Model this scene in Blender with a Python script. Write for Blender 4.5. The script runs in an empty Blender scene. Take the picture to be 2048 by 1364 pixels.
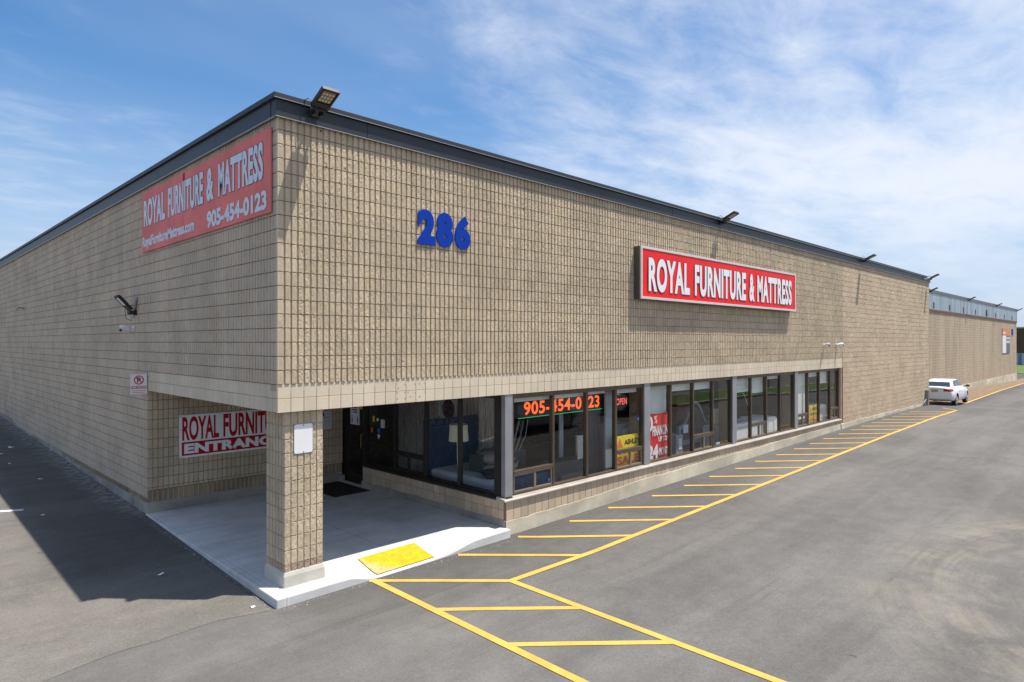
import bpy, bmesh, math, random
import numpy as np
from mathutils import Vector, Matrix
random.seed(7); rng=np.random.default_rng(11)
S=bpy.context.scene
COL=S.collection
R=math.radians
# ------------------------------------------------------------------ terrain
GX=[(-1000,0),(2,0),(5,-.03),(23,.27),(30,.34),(36,.32),(40,.12),(58,-.04),(83,-.45),(200,-1.2),(1500,-3)]
GY=[(-1000,0),(0,0),(60,1.2),(1500,1.2)]
def g(x,y):
    return np.interp(x,[p[0] for p in GX],[p[1] for p in GX])+np.interp(y,[p[0] for p in GY],[p[1] for p in GY])
# ------------------------------------------------------------------ mesh builder
class MB:
    def __init__(s): s.V=[];s.F=[];s.n=0
    def add(s,V,F):
        V=np.asarray(V,float).reshape(-1,3); s.V.append(V)
        s.F+= [tuple(int(i)+s.n for i in f) for f in F]; s.n+=len(V); return s
    def box(s,x0,x1,y0,y1,z0,z1,M=None):
        V=np.array([(x,y,z) for x in (x0,x1) for y in (y0,y1) for z in (z0,z1)],float)
        if M is not None: V=np.array([M@Vector(v) for v in V])
        return s.add(V,[(0,1,3,2),(4,6,7,5),(0,4,5,1),(2,3,7,6),(0,2,6,4),(1,5,7,3)])
    def quad(s,*p): return s.add(p,[tuple(range(len(p)))])
    def cyl(s,a,b,r,n=16,r2=None,cap=True):
        a=Vector(a);b=Vector(b);d=(b-a).normalized();r2=r if r2 is None else r2
        u=d.orthogonal().normalized();w=d.cross(u)
        V=[];
        for p,rr in((a,r),(b,r2)):
            for i in range(n):
                t=2*math.pi*i/n; V.append(p+u*(rr*math.cos(t))+w*(rr*math.sin(t)))
        F=[(i,(i+1)%n,n+(i+1)%n,n+i) for i in range(n)]
        if cap: F+=[tuple(range(n-1,-1,-1)),tuple(range(n,2*n))]
        return s.add(V,F)
    def tube(s,P,r,n=8):
        P=[Vector(p) for p in P]
        rs=r if isinstance(r,(list,tuple)) else [r]*len(P)
        V=[];F=[]
        for k,p in enumerate(P):
            d=(P[min(k+1,len(P)-1)]-P[max(k-1,0)]).normalized()
            up=Vector((0,0,1)) if abs(d.z)<.9 else Vector((1,0,0))
            u=d.cross(up).normalized();w=u.cross(d)
            for i in range(n):
                t=2*math.pi*i/n; V.append(p+u*(rs[k]*math.cos(t))+w*(rs[k]*math.sin(t)))
        for k in range(len(P)-1):
            for i in range(n): F.append((k*n+i,k*n+(i+1)%n,(k+1)*n+(i+1)%n,(k+1)*n+i))
        F+=[tuple(range(n-1,-1,-1)),tuple(range((len(P)-1)*n,len(P)*n))]
        return s.add(V,F)
    def lathe(s,prof,c=(0,0,0),n=24,axis='z'):
        V=[];F=[]
        for r,h in prof:
            for i in range(n):
                t=2*math.pi*i/n; a,b=r*math.cos(t),r*math.sin(t)
                V.append({'z':(a,b,h),'x':(h,a,b),'y':(a,h,b)}[axis])
        V=np.array(V)+np.array(c)
        for k in range(len(prof)-1):
            for i in range(n): F.append((k*n+i,k*n+(i+1)%n,(k+1)*n+(i+1)%n,(k+1)*n+i))
        F+=[tuple(range(n-1,-1,-1)),tuple(range((len(prof)-1)*n,len(prof)*n))]
        return s.add(V,F)
    def prism(s,poly,a0,a1,axis='y'):
        """poly in the plane normal to axis: y -> (x,z), x -> (y,z), z -> (x,y)"""
        f={'y':lambda p,a:(p[0],a,p[1]),'x':lambda p,a:(a,p[0],p[1]),'z':lambda p,a:(p[0],p[1],a)}[axis]
        n=len(poly);V=[f(p,a0) for p in poly]+[f(p,a1) for p in poly]
        F=[(i,(i+1)%n,n+(i+1)%n,n+i) for i in range(n)]+[tuple(range(n-1,-1,-1)),tuple(range(n,2*n))]
        return s.add(V,F)
    def ell(s,c,r,nu=16,nv=10,M=None):
        V=[];F=[]
        for j in range(nv+1):
            ph=math.pi*j/nv
            for i in range(nu):
                t=2*math.pi*i/nu; p=Vector((r[0]*math.sin(ph)*math.cos(t),r[1]*math.sin(ph)*math.sin(t),r[2]*math.cos(ph)))
                if M is not None: p=M@p
                V.append(p+Vector(c))
        for j in range(nv):
            for i in range(nu): F.append((j*nu+i,(j+1)*nu+i,(j+1)*nu+(i+1)%nu,j*nu+(i+1)%nu))
        return s.add(V,F)
    def build(s,name,mat,parent=None,world=True,smooth=False,bevel=0,recalc=True,seg=2):
        me=bpy.data.meshes.new(name)
        V=np.concatenate(s.V) if s.V else np.zeros((0,3))
        me.from_pydata([tuple(v) for v in V],[],s.F)
        if recalc:
            bm=bmesh.new();bm.from_mesh(me);bmesh.ops.recalc_face_normals(bm,faces=bm.faces);bm.to_mesh(me);bm.free()
        if smooth:
            me.polygons.foreach_set('use_smooth',[True]*len(me.polygons))
        me.materials.append(mat)
        o=bpy.data.objects.new(name,me);COL.objects.link(o)
        if parent:
            o.parent=parent
            if world: o.location=-parent_world(parent)
        if bevel:
            b=o.modifiers.new('b','BEVEL');b.width=bevel;b.segments=seg;b.limit_method='ANGLE'
        return o
def parent_world(p):
    v=Vector((0,0,0))
    while p: v=v+p.location; p=p.parent
    return v
def tag(o,label=None,cat=None,group=None,kind=None):
    if label:o['label']=label
    if cat:o['category']=cat
    if group:o['group']=group
    if kind:o['kind']=kind
    return o
def thing(name,label,cat,loc=(0,0,0),rz=0,group=None):
    o=bpy.data.objects.new(name,None);COL.objects.link(o);o.location=loc;o.rotation_euler=(0,0,rz);o.empty_display_size=.2
    return tag(o,label,cat,group)
def copy_tree(o,parent=None):
    c=o.copy();COL.objects.link(c)
    if parent:c.parent=parent
    for ch in o.children: copy_tree(ch,c)
    return c
# ------------------------------------------------------------------ materials
class NT:
    def __init__(s,name):
        s.m=bpy.data.materials.new(name);s.m.use_nodes=True;s.t=s.m.node_tree;s.N=s.t.nodes;s.L=s.t.links
        s.b=s.N['Principled BSDF'];s.out=s.N['Material Output']
    def n(s,typ,**k):
        x=s.N.new(typ)
        for a,b in k.items(): setattr(x,a,b)
        return x
    def link(s,a,b): s.L.new(a,b)
    def setv(s,sock,v):
        if hasattr(v,'links') or isinstance(v,bpy.types.NodeSocket): s.L.new(v,sock)
        else: sock.default_value=v
    def math(s,op,a,b=0.,c=None,clamp=False):
        x=s.n('ShaderNodeMath',operation=op);x.use_clamp=clamp
        s.setv(x.inputs[0],a);s.setv(x.inputs[1],b)
        if c is not None:s.setv(x.inputs[2],c)
        return x.outputs[0]
    def mix(s,f,a,b,mode='MIX'):
        x=s.n('ShaderNodeMix',data_type='RGBA',blend_type=mode)
        s.setv(x.inputs[0],f)
        for i,v in((6,a),(7,b)):
            if isinstance(v,(tuple,list)): v=tuple(v)+(1,) if len(v)==3 else v
            s.setv(x.inputs[i],v)
        return x.outputs[2]
    def coord(s,scale=(1,1,1),rot=(0,0,0),loc=(0,0,0),kind='world'):
        if kind=='world': src=s.n('ShaderNodeNewGeometry').outputs['Position']
        else: src=s.n('ShaderNodeTexCoord').outputs['Object']
        mp=s.n('ShaderNodeMapping');mp.inputs['Scale'].default_value=scale;mp.inputs['Rotation'].default_value=rot;mp.inputs['Location'].default_value=loc
        s.link(src,mp.inputs[0]);return mp.outputs[0]
    def noise(s,vec,scale,detail=4,rough=.55,dist=0.):
        x=s.n('ShaderNodeTexNoise');s.link(vec,x.inputs['Vector']);x.inputs['Scale'].default_value=scale;x.inputs['Detail'].default_value=detail
        x.inputs['Roughness'].default_value=rough;x.inputs['Distortion'].default_value=dist;return x.outputs[0]
    def rng(s,v,a,b,c=0.,d=1.,smooth=True):
        x=s.n('ShaderNodeMapRange');
        if smooth:x.interpolation_type='SMOOTHSTEP'
        s.setv(x.inputs[0],v);x.inputs[1].default_value=a;x.inputs[2].default_value=b;x.inputs[3].default_value=c;x.inputs[4].default_value=d;return x.outputs[0]
    def sep(s,v):
        x=s.n('ShaderNodeSeparateXYZ');s.link(v,x.inputs[0]);return x.outputs
    def scalecol(s,col,f):
        x=s.n('ShaderNodeVectorMath',operation='SCALE');s.setv(x.inputs[0],col);s.setv(x.inputs[3],f);return x.outputs[0]
    def bump(s,h,strength,dist=.01):
        x=s.n('ShaderNodeBump');s.link(h,x.inputs['Height']);x.inputs['Strength'].default_value=strength;x.inputs['Distance'].default_value=dist
        s.link(x.outputs[0],s.b.inputs['Normal']);return x
    def done(s,col=None,rough=.8,metal=0,spec=None):
        if col is not None:
            if isinstance(col,(tuple,list)): s.b.inputs['Base Color'].default_value=tuple(col[:3])+(1,)
            else: s.link(col,s.b.inputs['Base Color'])
        s.setv(s.b.inputs['Roughness'],rough);s.b.inputs['Metallic'].default_value=metal
        if spec is not None:s.b.inputs['Specular IOR Level'].default_value=spec
        return s.m
def plain(name,col,rough=.6,metal=0,var=.06,scale=4,bump=0,bscale=80,spec=None):
    n=NT(name);c=n.coord(kind='obj')
    f=n.rng(n.noise(c,scale,5),.25,.75,1-var,1+var)
    if bump: n.bump(n.noise(c,bscale,3),bump,.004)
    return n.done(n.scalecol(tuple(col[:3]),f),rough,metal,spec)
def block(name,col,bump=.6,island=.10,speck=.14,stain=.12,rough=.92,bdist=.012,bscale=55):
    n=NT(name);p=n.coord()
    geo=n.n('ShaderNodeNewGeometry')
    isl=n.rng(geo.outputs['Random Per Island'],0,1,1-island,1+island,False)
    sp=n.rng(n.noise(p,95,3,.7),.3,.7,1-speck,1+speck)
    bl=n.rng(n.noise(p,.9,4,.6),.3,.7,1-stain,1+stain*.7)
    streak=n.rng(n.noise(n.coord((2.2,2.2,.16)),1.6,4,.6),.52,.8,1,1-stain*1.2)
    f=n.math('MULTIPLY',n.math('MULTIPLY',isl,sp),n.math('MULTIPLY',bl,streak))
    hue=n.mix(n.rng(n.noise(p,3.,3),.35,.65,0,.5),tuple(col),(col[0]*1.02,col[1]*.97,col[2]*.90))
    # dark pits of the split aggregate
    pit=n.rng(n.noise(p,160,2,.6),.66,.74,1,.62)
    n.bump(n.noise(p,bscale,4,.65),bump,bdist)
    return n.done(n.scalecol(hue,n.math('MULTIPLY',f,pit)),rough,0,.2)
def concrete(name,col,stain=.18,joints=(),bump=.25):
    n=NT(name);p=n.coord()
    bl=n.rng(n.noise(p,.8,6,.62),.25,.75,1-stain,1+stain*.6)
    st=n.rng(n.noise(n.coord((.35,2.2,1),(0,0,.2)),1.3,5,.6,.6),.4,.7,1,1-stain*.7)
    fine=n.rng(n.noise(p,70,3,.7),.3,.7,.94,1.05)
    f=n.math('MULTIPLY',n.math('MULTIPLY',bl,fine),st)
    x,y,z=n.sep(p)
    for ax,v,w in joints:
        d=n.math('ABSOLUTE',n.math('SUBTRACT',x if ax=='x' else y,v))
        f=n.math('MULTIPLY',f,n.rng(d,w*.5,w,.45,1))
        f=n.math('MULTIPLY',f,n.rng(n.math('ADD',d,n.math('MULTIPLY',n.noise(p,6,3),.05)),.03,.09,1.1,1))
    n.bump(n.noise(p,60,4,.65),bump,.004)
    return n.done(n.scalecol(tuple(col),f),.88,0,.25)
M={}
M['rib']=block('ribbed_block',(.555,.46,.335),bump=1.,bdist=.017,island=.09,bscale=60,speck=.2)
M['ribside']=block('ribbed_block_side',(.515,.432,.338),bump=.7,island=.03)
M['split']=block('split_block',(.525,.42,.305),bump=1.,bdist=.025,bscale=42,island=.05)
M['groove']=block('groove_block',(.45,.36,.245),bump=.3,island=0)
M['stained']=block('stained_block',(.29,.225,.16),bump=.9,stain=.3)
M['colstain']=block('worn_column_block',(.42,.325,.25),bump=1.,stain=.25)
M['tile']=block('smooth_tile_block',(.60,.52,.405),bump=.12,island=.05,speck=.06,stain=.08)
M['kneetile']=block('knee_tile_block',(.50,.405,.30),bump=.15,island=.10,speck=.07,stain=.14)
M['joint']=plain('mortar_joint',(.16,.105,.065),.95)
M['jointshade']=plain('shaded_mortar_joint',(.19,.14,.098),.95)  # mortar joints, with the shadow of the recess put into the dark colour
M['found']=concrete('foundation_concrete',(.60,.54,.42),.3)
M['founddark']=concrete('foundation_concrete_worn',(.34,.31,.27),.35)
M['slab']=concrete('slab_concrete',(.585,.58,.565),.2,[('x',2.25,.012),('y',1.87,.012),('y',4.05,.010),('x',.02,.006)])
M['colbase']=concrete('column_base_concrete',(.52,.50,.44),.2)
M['fascia']=plain('fascia_metal',(.026,.030,.038),.45,.0,.12,1.2,spec=.35)
M['fasciacap']=plain('fascia_cap_metal',(.034,.037,.043),.5,.0,.1,1.2,spec=.35)
M['bright']=plain('bright_edge',(.42,.42,.42),.35,.6)
M['alum']=plain('grey_aluminium',(.30,.30,.315),.45,.35,.1,2)
M['bronze']=plain('bronze_frame',(.105,.078,.052),.42,.3,.15,3)
M['bronzedk']=plain('dark_bronze_frame',(.022,.019,.016),.4,.2,.15,3)
M['sill']=plain('sill_metal',(.40,.36,.31),.5,.2,.12,2.5)
M['darksill']=plain('dark_sill_metal',(.055,.045,.032),.45,.2,.12,2.5)
M['black']=plain('black_paint',(.012,.012,.013),.45)
M['blackrough']=plain('black_rubber',(.012,.012,.012),.9,bump=.4)
M['white']=plain('white_paint',(.8,.8,.8),.5)
M['whitesign']=plain('white_sign',(.78,.78,.78),.35,var=.02)
M['palesign']=plain('pale_sign_vinyl',(.62,.66,.72),.45,var=.04)
M['red']=plain('red_sign_vinyl',(.80,.016,.018),.5,var=.05,scale=1.5,spec=.25)
M['redfade']=plain('faded_red_panel',(.74,.20,.185),.75,var=.14,scale=.9,spec=.2)
M['reddark']=plain('dark_red_paint',(.40,.007,.014),.6,var=.04,spec=.2)
M['redbanner']=plain('red_banner',(.70,.02,.022),.7,var=.08,spec=.2)
M['blue']=plain('blue_digit_paint',(.002,.040,.34),.65,var=.05,spec=.12)
M['navy']=plain('navy_outline',(.02,.025,.06),.5)
M['yellow']=plain('yellow_card',(.83,.62,.012),.5,var=.03)
M['orange']=plain('orange_card',(.75,.20,.03),.5)
M['whitebox']=plain('galvanised_frame',(.62,.61,.58),.4,.15)
M['boxside']=plain('sign_box_side',(.10,.085,.07),.5,.3)
M['tactile']=None
def emis(name,col,st):
    n=NT(name);n.b.inputs['Emission Color'].default_value=tuple(col)+(1,);n.b.inputs['Emission Strength'].default_value=st
    return n.done((.02,.02,.02),.5)
M['ledorange']=emis('led_orange',(1,.11,.015),.75)
M['neon']=emis('neon_red',(1,.14,.10),.6)
M['ledgreen']=emis('led_green',(.02,.8,.25),.35)
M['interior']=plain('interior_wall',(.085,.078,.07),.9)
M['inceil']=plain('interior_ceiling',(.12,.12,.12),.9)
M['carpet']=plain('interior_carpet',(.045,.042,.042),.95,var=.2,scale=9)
M['brownboard']=plain('brown_board',(.21,.155,.085),.7)
M['bluefab']=plain('blue_velvet',(.022,.062,.14),.85,var=.12,scale=10,bump=.2)
M['matt']=plain('mattress_fabric',(.55,.57,.60),.8,var=.12,scale=22,bump=.3)
M['pillow']=plain('pillow_fabric',(.34,.30,.27),.85)
M['dark']=plain('dark_fabric',(.02,.018,.018),.9)
M['shade']=plain('cream_lampshade',(.74,.72,.56),.8)
M['chrome']=plain('chrome',(.7,.68,.64),.2,.9)
M['greywood']=plain('grey_painted_wood',(.27,.31,.34),.55)
M['greydk']=plain('dark_grey_wood',(.05,.052,.055),.6)
M['greyboard']=plain('pale_board',(.32,.37,.39),.6)
M['curtain']=plain('curtain_fabric',(.10,.09,.095),.9)
M['leather']=plain('white_leather',(.90,.89,.87),.5,var=.03)
M['greysofa']=plain('grey_upholstery',(.16,.145,.13),.9)
M['blind']=plain('cream_blind',(.72,.74,.68),.8,var=.03)
M['chest']=plain('orange_wood',(.20,.055,.018),.5,var=.2)
M['paper']=plain('white_paper',(.8,.81,.85),.8,var=.03)
M['papershade']=plain('grey_notice',(.55,.57,.58),.7)
n=NT('led_lens');p_=n.coord(kind='obj');vx=n.sep(p_)
gx_=n.math('PINGPONG',vx[0],.024);gy_=n.math('PINGPONG',vx[1],.03)
k_=n.math('MULTIPLY',n.rng(gx_,.006,.014),n.rng(gy_,.008,.018))
M['lens']=n.done(n.mix(k_,(.20,.15,.09),(.62,.55,.42)),.4)
M['lenscool']=plain('cool_led_lens',(.7,.73,.75),.4)
M['mirror']=plain('mirror_dark',(.05,.05,.05),.15,.0)
M['mirrorring']=plain('mirror_ring',(.85,.83,.80),.5)
M['elec']=plain('electrical_box',(.24,.25,.25),.5,.4)
M['stickerblue']=plain('blue_sticker',(.03,.13,.5),.5)
M['tyre']=plain('tyre_rubber',(.02,.02,.02),.85)
M['rim']=plain('wheel_rim',(.45,.46,.48),.35,.7)
M['taillight']=plain('tail_light',(.33,.008,.012),.15)
M['headlight']=plain('headlight',(.6,.62,.65),.1)
M['carglass']=plain('car_glass',(.02,.028,.032),.05,spec=.8)
def carpaint(name,col):
    n=NT(name);n.b.inputs['Coat Weight'].default_value=.6;n.b.inputs['Coat Roughness'].default_value=.05
    return n.done(col,.35,0)
M['carwhite']=carpaint('white_car_paint',(.72,.73,.74));M['carsilver']=carpaint('silver_car_paint',(.42,.43,.45));M['cardark']=carpaint('dark_car_paint',(.03,.032,.037))
def glass(name,tint=(.93,.95,.95)):
    n=NT(name);n.N.remove(n.b)
    tr=n.n('ShaderNodeBsdfTransparent');tr.inputs[0].default_value=tint+(1,)
    gl=n.n('ShaderNodeBsdfGlossy');gl.inputs['Roughness'].default_value=.005;gl.inputs[0].default_value=(1,1,1,1)
    lw=n.n('ShaderNodeLayerWeight');lw.inputs[0].default_value=.5
    f=n.math('MULTIPLY_ADD',n.math('POWER',lw.outputs['Facing'],4.5),.85,.055)
    ms=n.n('ShaderNodeMixShader');n.link(f,ms.inputs[0]);n.link(tr.outputs[0],ms.inputs[1]);n.link(gl.outputs[0],ms.inputs[2]);n.link(ms.outputs[0],n.out.inputs[0])
    return n.m
M['glass']=glass('window_glass')
M['plastic']=glass('plastic_wrap',(.9,.9,.9))
def m_asphalt(name,dark,light,warm=0.,sand=False):
    n=NT(name);p=n.coord()
    big=n.rng(n.noise(p,.22,5,.6,.4),.3,.7)
    strk=n.rng(n.noise(n.coord((.10,.9,1),(0,0,.05)),1.,5,.62,.5),.32,.70)
    mid=n.rng(n.noise(p,2.4,5,.65),.3,.72)
    c=n.mix(n.math('ADD',n.math('MULTIPLY',big,.45),n.math('MULTIPLY',strk,.55)),dark,light)
    c=n.scalecol(c,n.math('ADD',n.math('MULTIPLY',mid,.16),.92))
    fine=n.rng(n.noise(p,120,2,.85),.30,.70,.62,1.38,False)
    c=n.scalecol(c,fine)
    grit=n.rng(n.noise(p,26,6,.8),.32,.68,.80,1.20,False)
    c=n.scalecol(c,grit)
    tyre=n.math('MULTIPLY',n.rng(n.noise(n.coord((.05,2.6,1),(0,0,.03),(0,3,0)),1.4,4,.6,.3),.56,.70),n.rng(n.noise(p,.3,3),.42,.6))
    c=n.scalecol(c,n.math('SUBTRACT',1,n.math('MULTIPLY',tyre,.20)))
    x,y,z=n.sep(p)
    # rows of fine pale stones
    vo=n.n('ShaderNodeTexVoronoi');n.link(p,vo.inputs['Vector']);vo.inputs['Scale'].default_value=34
    peb=n.math('MULTIPLY',n.rng(vo.outputs['Distance'],.10,.16,1,0),n.rng(n.noise(p,9,2),.58,.66))
    c=n.mix(n.math('MULTIPLY',peb,.45),c,(.34,.31,.27))
    # pale scuffs and dried spills
    scuff=n.math('MULTIPLY',n.rng(n.noise(n.coord((1,1,1),(0,0,.7),(3,1,0)),1.9,6,.68,.9),.66,.78),n.rng(n.noise(p,.35,2),.45,.62))
    c=n.mix(n.math('MULTIPLY',scuff,.55),c,(.30,.275,.23))
    # oil spots
    spot=n.rng(n.noise(n.coord(loc=(9,4,0)),2.8,2,.5),.735,.77)
    c=n.mix(n.math('MULTIPLY',spot,.5),c,(.035,.034,.034))
    if sand:
        # sandy wheel-track swept round the bend of the drive
        cx,cy,rad=8.6,-12.0,5.6
        dx=n.math('SUBTRACT',x,cx);dy=n.math('SUBTRACT',y,cy)
        rr=n.math('SQRT',n.math('ADD',n.math('MULTIPLY',dx,dx),n.math('MULTIPLY',dy,dy)))
        off=n.math('SUBTRACT',rr,rad)
        band=n.rng(n.math('ABSOLUTE',n.math('ADD',off,n.math('MULTIPLY',n.math('SUBTRACT',n.noise(p,.7,3),.5),1.2))),.1,1.7,1,0)
        fil=n.rng(n.noise(p,1.3,6,.66,.5),.36,.66)
        comb=n.n('ShaderNodeCombineXYZ');n.link(n.math('MULTIPLY',rr,9.),comb.inputs[0]);n.link(n.math('MULTIPLY',n.math('ARCTAN2',dy,dx),1.2),comb.inputs[1])
        lines=n.rng(n.noise(comb.outputs[0],1.,4,.6),.35,.65,.35,1)
        front=n.rng(y,-2.2,-4.,0,1)
        side=n.rng(x,3.0,5.0,0,1)
        k=n.math('MULTIPLY',n.math('MULTIPLY',band,fil),n.math('MULTIPLY',lines,n.math('MULTIPLY',front,side)))
        c=n.mix(n.math('MULTIPLY',k,.34),c,(.36,.315,.235))
        # fresh darker mat along the storefront and apron
        nd=n.math('MULTIPLY',n.rng(n.math('ADD',y,n.math('MULTIPLY',n.noise(p,1.1,4),.9)),-1.9,.1,0,1),n.rng(x,-.6,.6,0,1))
        c=n.scalecol(c,n.math('SUBTRACT',1,n.math('MULTIPLY',nd,.30)))
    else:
        nd=n.math('MULTIPLY',n.rng(n.math('ADD',x,n.math('MULTIPLY',n.noise(p,.9,4),.7)),-2.1,-1.1,0,1),n.rng(n.math('ADD',y,n.math('MULTIPLY',n.noise(p,1.1,4),.8)),2.2,4.2,0,1))  # darker paving by the side wall, with shadow depth added into the colour
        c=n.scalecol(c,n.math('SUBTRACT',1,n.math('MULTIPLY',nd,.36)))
    # gritty pale debris gathered along the wall foot on the left side
    deb=n.math('MULTIPLY',n.rng(n.math('ADD',x,n.math('MULTIPLY',n.noise(p,1.2,4,.7),.55)),-.42,.16,0,1),n.rng(y,5.6,6.6,0,1))
    deb=n.math('MULTIPLY',deb,n.rng(n.noise(p,5,6,.75),.42,.62))
    c=n.mix(n.math('MULTIPLY',deb,.6),c,(.36,.33,.29))
    n.bump(n.noise(p,95,3,.75),.55,.006)
    return n.done(c,.86,0,.28)
M['asphalt']=m_asphalt('asphalt',(.100,.095,.090),(.162,.154,.144),sand=True)
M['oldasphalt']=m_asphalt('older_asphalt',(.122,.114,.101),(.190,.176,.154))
M['verge']=plain('dirt_verge',(.19,.135,.085),.95,var=.25,scale=2)
M['kerb']=plain('kerb_concrete',(.46,.44,.40),.9,var=.1)
M['grass']=plain('grass_turf',(.075,.135,.022),.95,var=.3,scale=3,bump=.6)
def m_paint(name,col,wear=.75):
    n=NT(name);p=n.coord()
    w=n.rng(n.noise(p,34,5,.8),.54,.66)
    w2=n.rng(n.noise(p,1.4,4,.65),.42,.66,.25,1)
    k=n.math('MULTIPLY',n.math('MULTIPLY',w,w2),wear)
    f=n.rng(n.noise(p,2.,4),.3,.7,.88,1.08)
    c=n.mix(k,n.scalecol(tuple(col),f),(.14,.12,.10))
    n.bump(n.noise(p,95,3,.75),.4,.004)
    return n.done(c,.75,0,.25)
M['yline']=m_paint('yellow_road_paint',(.62,.375,.08))
M['wline']=m_paint('white_road_paint',(.72,.72,.74))
n=NT('tactile_yellow');p=n.coord();x,y,z=n.sep(p)
wear=n.math('MULTIPLY',n.rng(n.noise(p,22,5,.75),.42,.56),n.rng(n.math('ADD',n.math('MULTIPLY',y,.9),n.math('ADD',x,n.math('MULTIPLY',n.noise(p,3,3),.5))),1.95,2.30,1,0))
cc=n.mix(n.math('MULTIPLY',wear,.9),n.scalecol((.60,.415,.004),n.rng(n.noise(p,9,4),.3,.7,.85,1.08)),(.50,.44,.34))
M['tactile']=n.done(cc,.6)
# metal cladding of the annex : galvanised, streaked
n=NT('galvanised_cladding');p=n.coord()
f=n.rng(n.noise(n.coord((1.4,1,.12)),1.2,5,.65),.3,.75,.62,1.25)
wv=n.math('PINGPONG',n.sep(p)[0],.45);rb=n.rng(wv,.0,.05,.8,1)
M['clad']=n.done(n.scalecol((.33,.40,.45),n.math('MULTIPLY',f,rb)),.42,.35)
n=NT('annex_block');c=n.coord((1,1,1),(R(90),0,0));br=n.n('ShaderNodeTexBrick');n.link(c,br.inputs['Vector'])
br.inputs['Color1'].default_value=(.48,.385,.28,1);br.inputs['Color2'].default_value=(.43,.345,.25,1);br.inputs['Mortar'].default_value=(.30,.235,.165,1)
br.inputs['Scale'].default_value=1;br.inputs['Mortar Size'].default_value=.012;br.inputs['Brick Width'].default_value=.406;br.inputs['Row Height'].default_value=.2032
pp=n.coord();wx=n.math('PINGPONG',n.math('SUBTRACT',n.sep(pp)[0],36.9),2.35)
jt=n.rng(wx,.03,.09,.72,1)
st=n.rng(n.noise(n.coord((1,1,.15)),1.1,4),.35,.7,1.05,.85)
M['annexwall']=n.done(n.scalecol(br.outputs[0],n.math('MULTIPLY',jt,st)),.93,0,.2)
n.bump(n.noise(pp,30,3),.7,.02)
# weathered timber panel
n=NT('weathered_timber');p=n.coord((1,1,1))
gr=n.noise(n.coord((1,9,.8)),2.2,6,.7,1.6);lines=n.rng(n.noise(n.coord((1,26,1.3),(R(4),0,0)),2.0,5,.65,1.2),.42,.60)
c=n.mix(n.rng(gr,.35,.65),(.30,.17,.11),(.50,.43,.36));c=n.mix(lines,c,(.80,.76,.70))
pl=n.math('PINGPONG',n.sep(n.coord())[1],.14);c=n.scalecol(c,n.rng(pl,.0,.012,.35,1))
M['timber']=n.done(c,.8)
# ------------------------------------------------------------------ text
def _text_mesh(s,bold,space,extrude):
    cu=bpy.data.curves.new('t','FONT');cu.body=s;cu.offset=bold;cu.space_character=space;cu.resolution_u=6;cu.extrude=extrude
    o=bpy.data.objects.new('t',cu);COL.objects.link(o)
    bpy.context.view_layer.update();dg=bpy.context.evaluated_depsgraph_get()
    me=bpy.data.meshes.new_from_object(o.evaluated_get(dg))
    V=np.array([v.co[:] for v in me.vertices]);F=[tuple(p.vertices) for p in me.polygons];A=sum(p.area for p in me.polygons)
    bpy.data.objects.remove(o);bpy.data.curves.remove(cu);bpy.data.meshes.remove(me)
    return V,F,A
_A={}
def _area(ch,b):
    k=(ch,round(b,4))
    if k not in _A:_A[k]=_text_mesh(ch,b,1.,0.)[2]
    return _A[k]
def _glyphs_ok(s,bold):
    """an emboldened glyph sometimes fails to fill: it must cover clearly more than its regular weight"""
    return all(_area(ch,bold)>=_area(ch,0.)*(1+5.*bold) for ch in set(s.replace(' ','')))
_ok={}
def text_geo(s,bold=0.,space=1.,extrude=0.):
    for d in(0,.002,-.002,.005,-.005,.008,-.008,.011,-.011):
        k=(s,round(bold+d,4))
        if k not in _ok:_ok[k]=_glyphs_ok(s,bold+d)
        if _ok[k]:return _text_mesh(s,bold+d,space,extrude)[:2]
    return _text_mesh(s,0.,space,extrude)[:2]
def put_text(mb,s,u0,u1,v0,v1,fn,bold=.03,space=1.,extrude=0.,grow=0.,skew=0.,th=0.):
    """fit the lettering to the rectangle and send (u,v,height) through fn"""
    V,F=text_geo(s,bold,space,extrude)
    lo,hi=V.min(0),V.max(0)
    q=(V-lo)/np.maximum(hi-lo,1e-9)
    u=u0-grow+q[:,0]*(u1-u0+2*grow);v=v0-grow+q[:,1]*(v1-v0+2*grow);u=u+skew*(v-v0)
    w=(q[:,2]*th) if extrude else np.zeros(len(u))
    mb.add([fn(a,b,c) for a,b,c in zip(u,v,w)],F);return mb
def on_front(y0): return lambda u,v,w:(u,y0-w,v)          # faces -y, u -> +x
def on_left(x0): return lambda u,v,w:(x0-w,-u,v)           # faces -x, u -> -y
# ------------------------------------------------------------------ camera, light, sky
cam=bpy.data.cameras.new('camera');co=bpy.data.objects.new('camera',cam);COL.objects.link(co)
co.location=(-4.18,-8.91,3.71);co.rotation_euler=(R(90),0,R(-45))
cam.sensor_width=36;cam.lens=36*1296/2048;cam.shift_y=2/2048;cam.clip_end=3000;cam.clip_start=.05
S.camera=co
sd=Vector((1.94,-1.98,7.25)).normalized()
sl=bpy.data.lights.new('sun','SUN');so=bpy.data.objects.new('sun',sl);COL.objects.link(so)
sl.energy=2.9;sl.angle=R(.5);sl.color=(1,.945,.86)
so.rotation_euler=(-sd).to_track_quat('-Z','Y').to_euler();so.location=(10,-20,40)
W=bpy.data.worlds.new('World');S.world=W;W.use_nodes=True
wt=W.node_tree
class WN(NT):
    def __init__(s): s.t=wt;s.N=wt.nodes;s.L=wt.links
w=WN();bg=w.N['Background']
sky=w.n('ShaderNodeTexSky');sky.sky_type='NISHITA';sky.sun_disc=False
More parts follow.
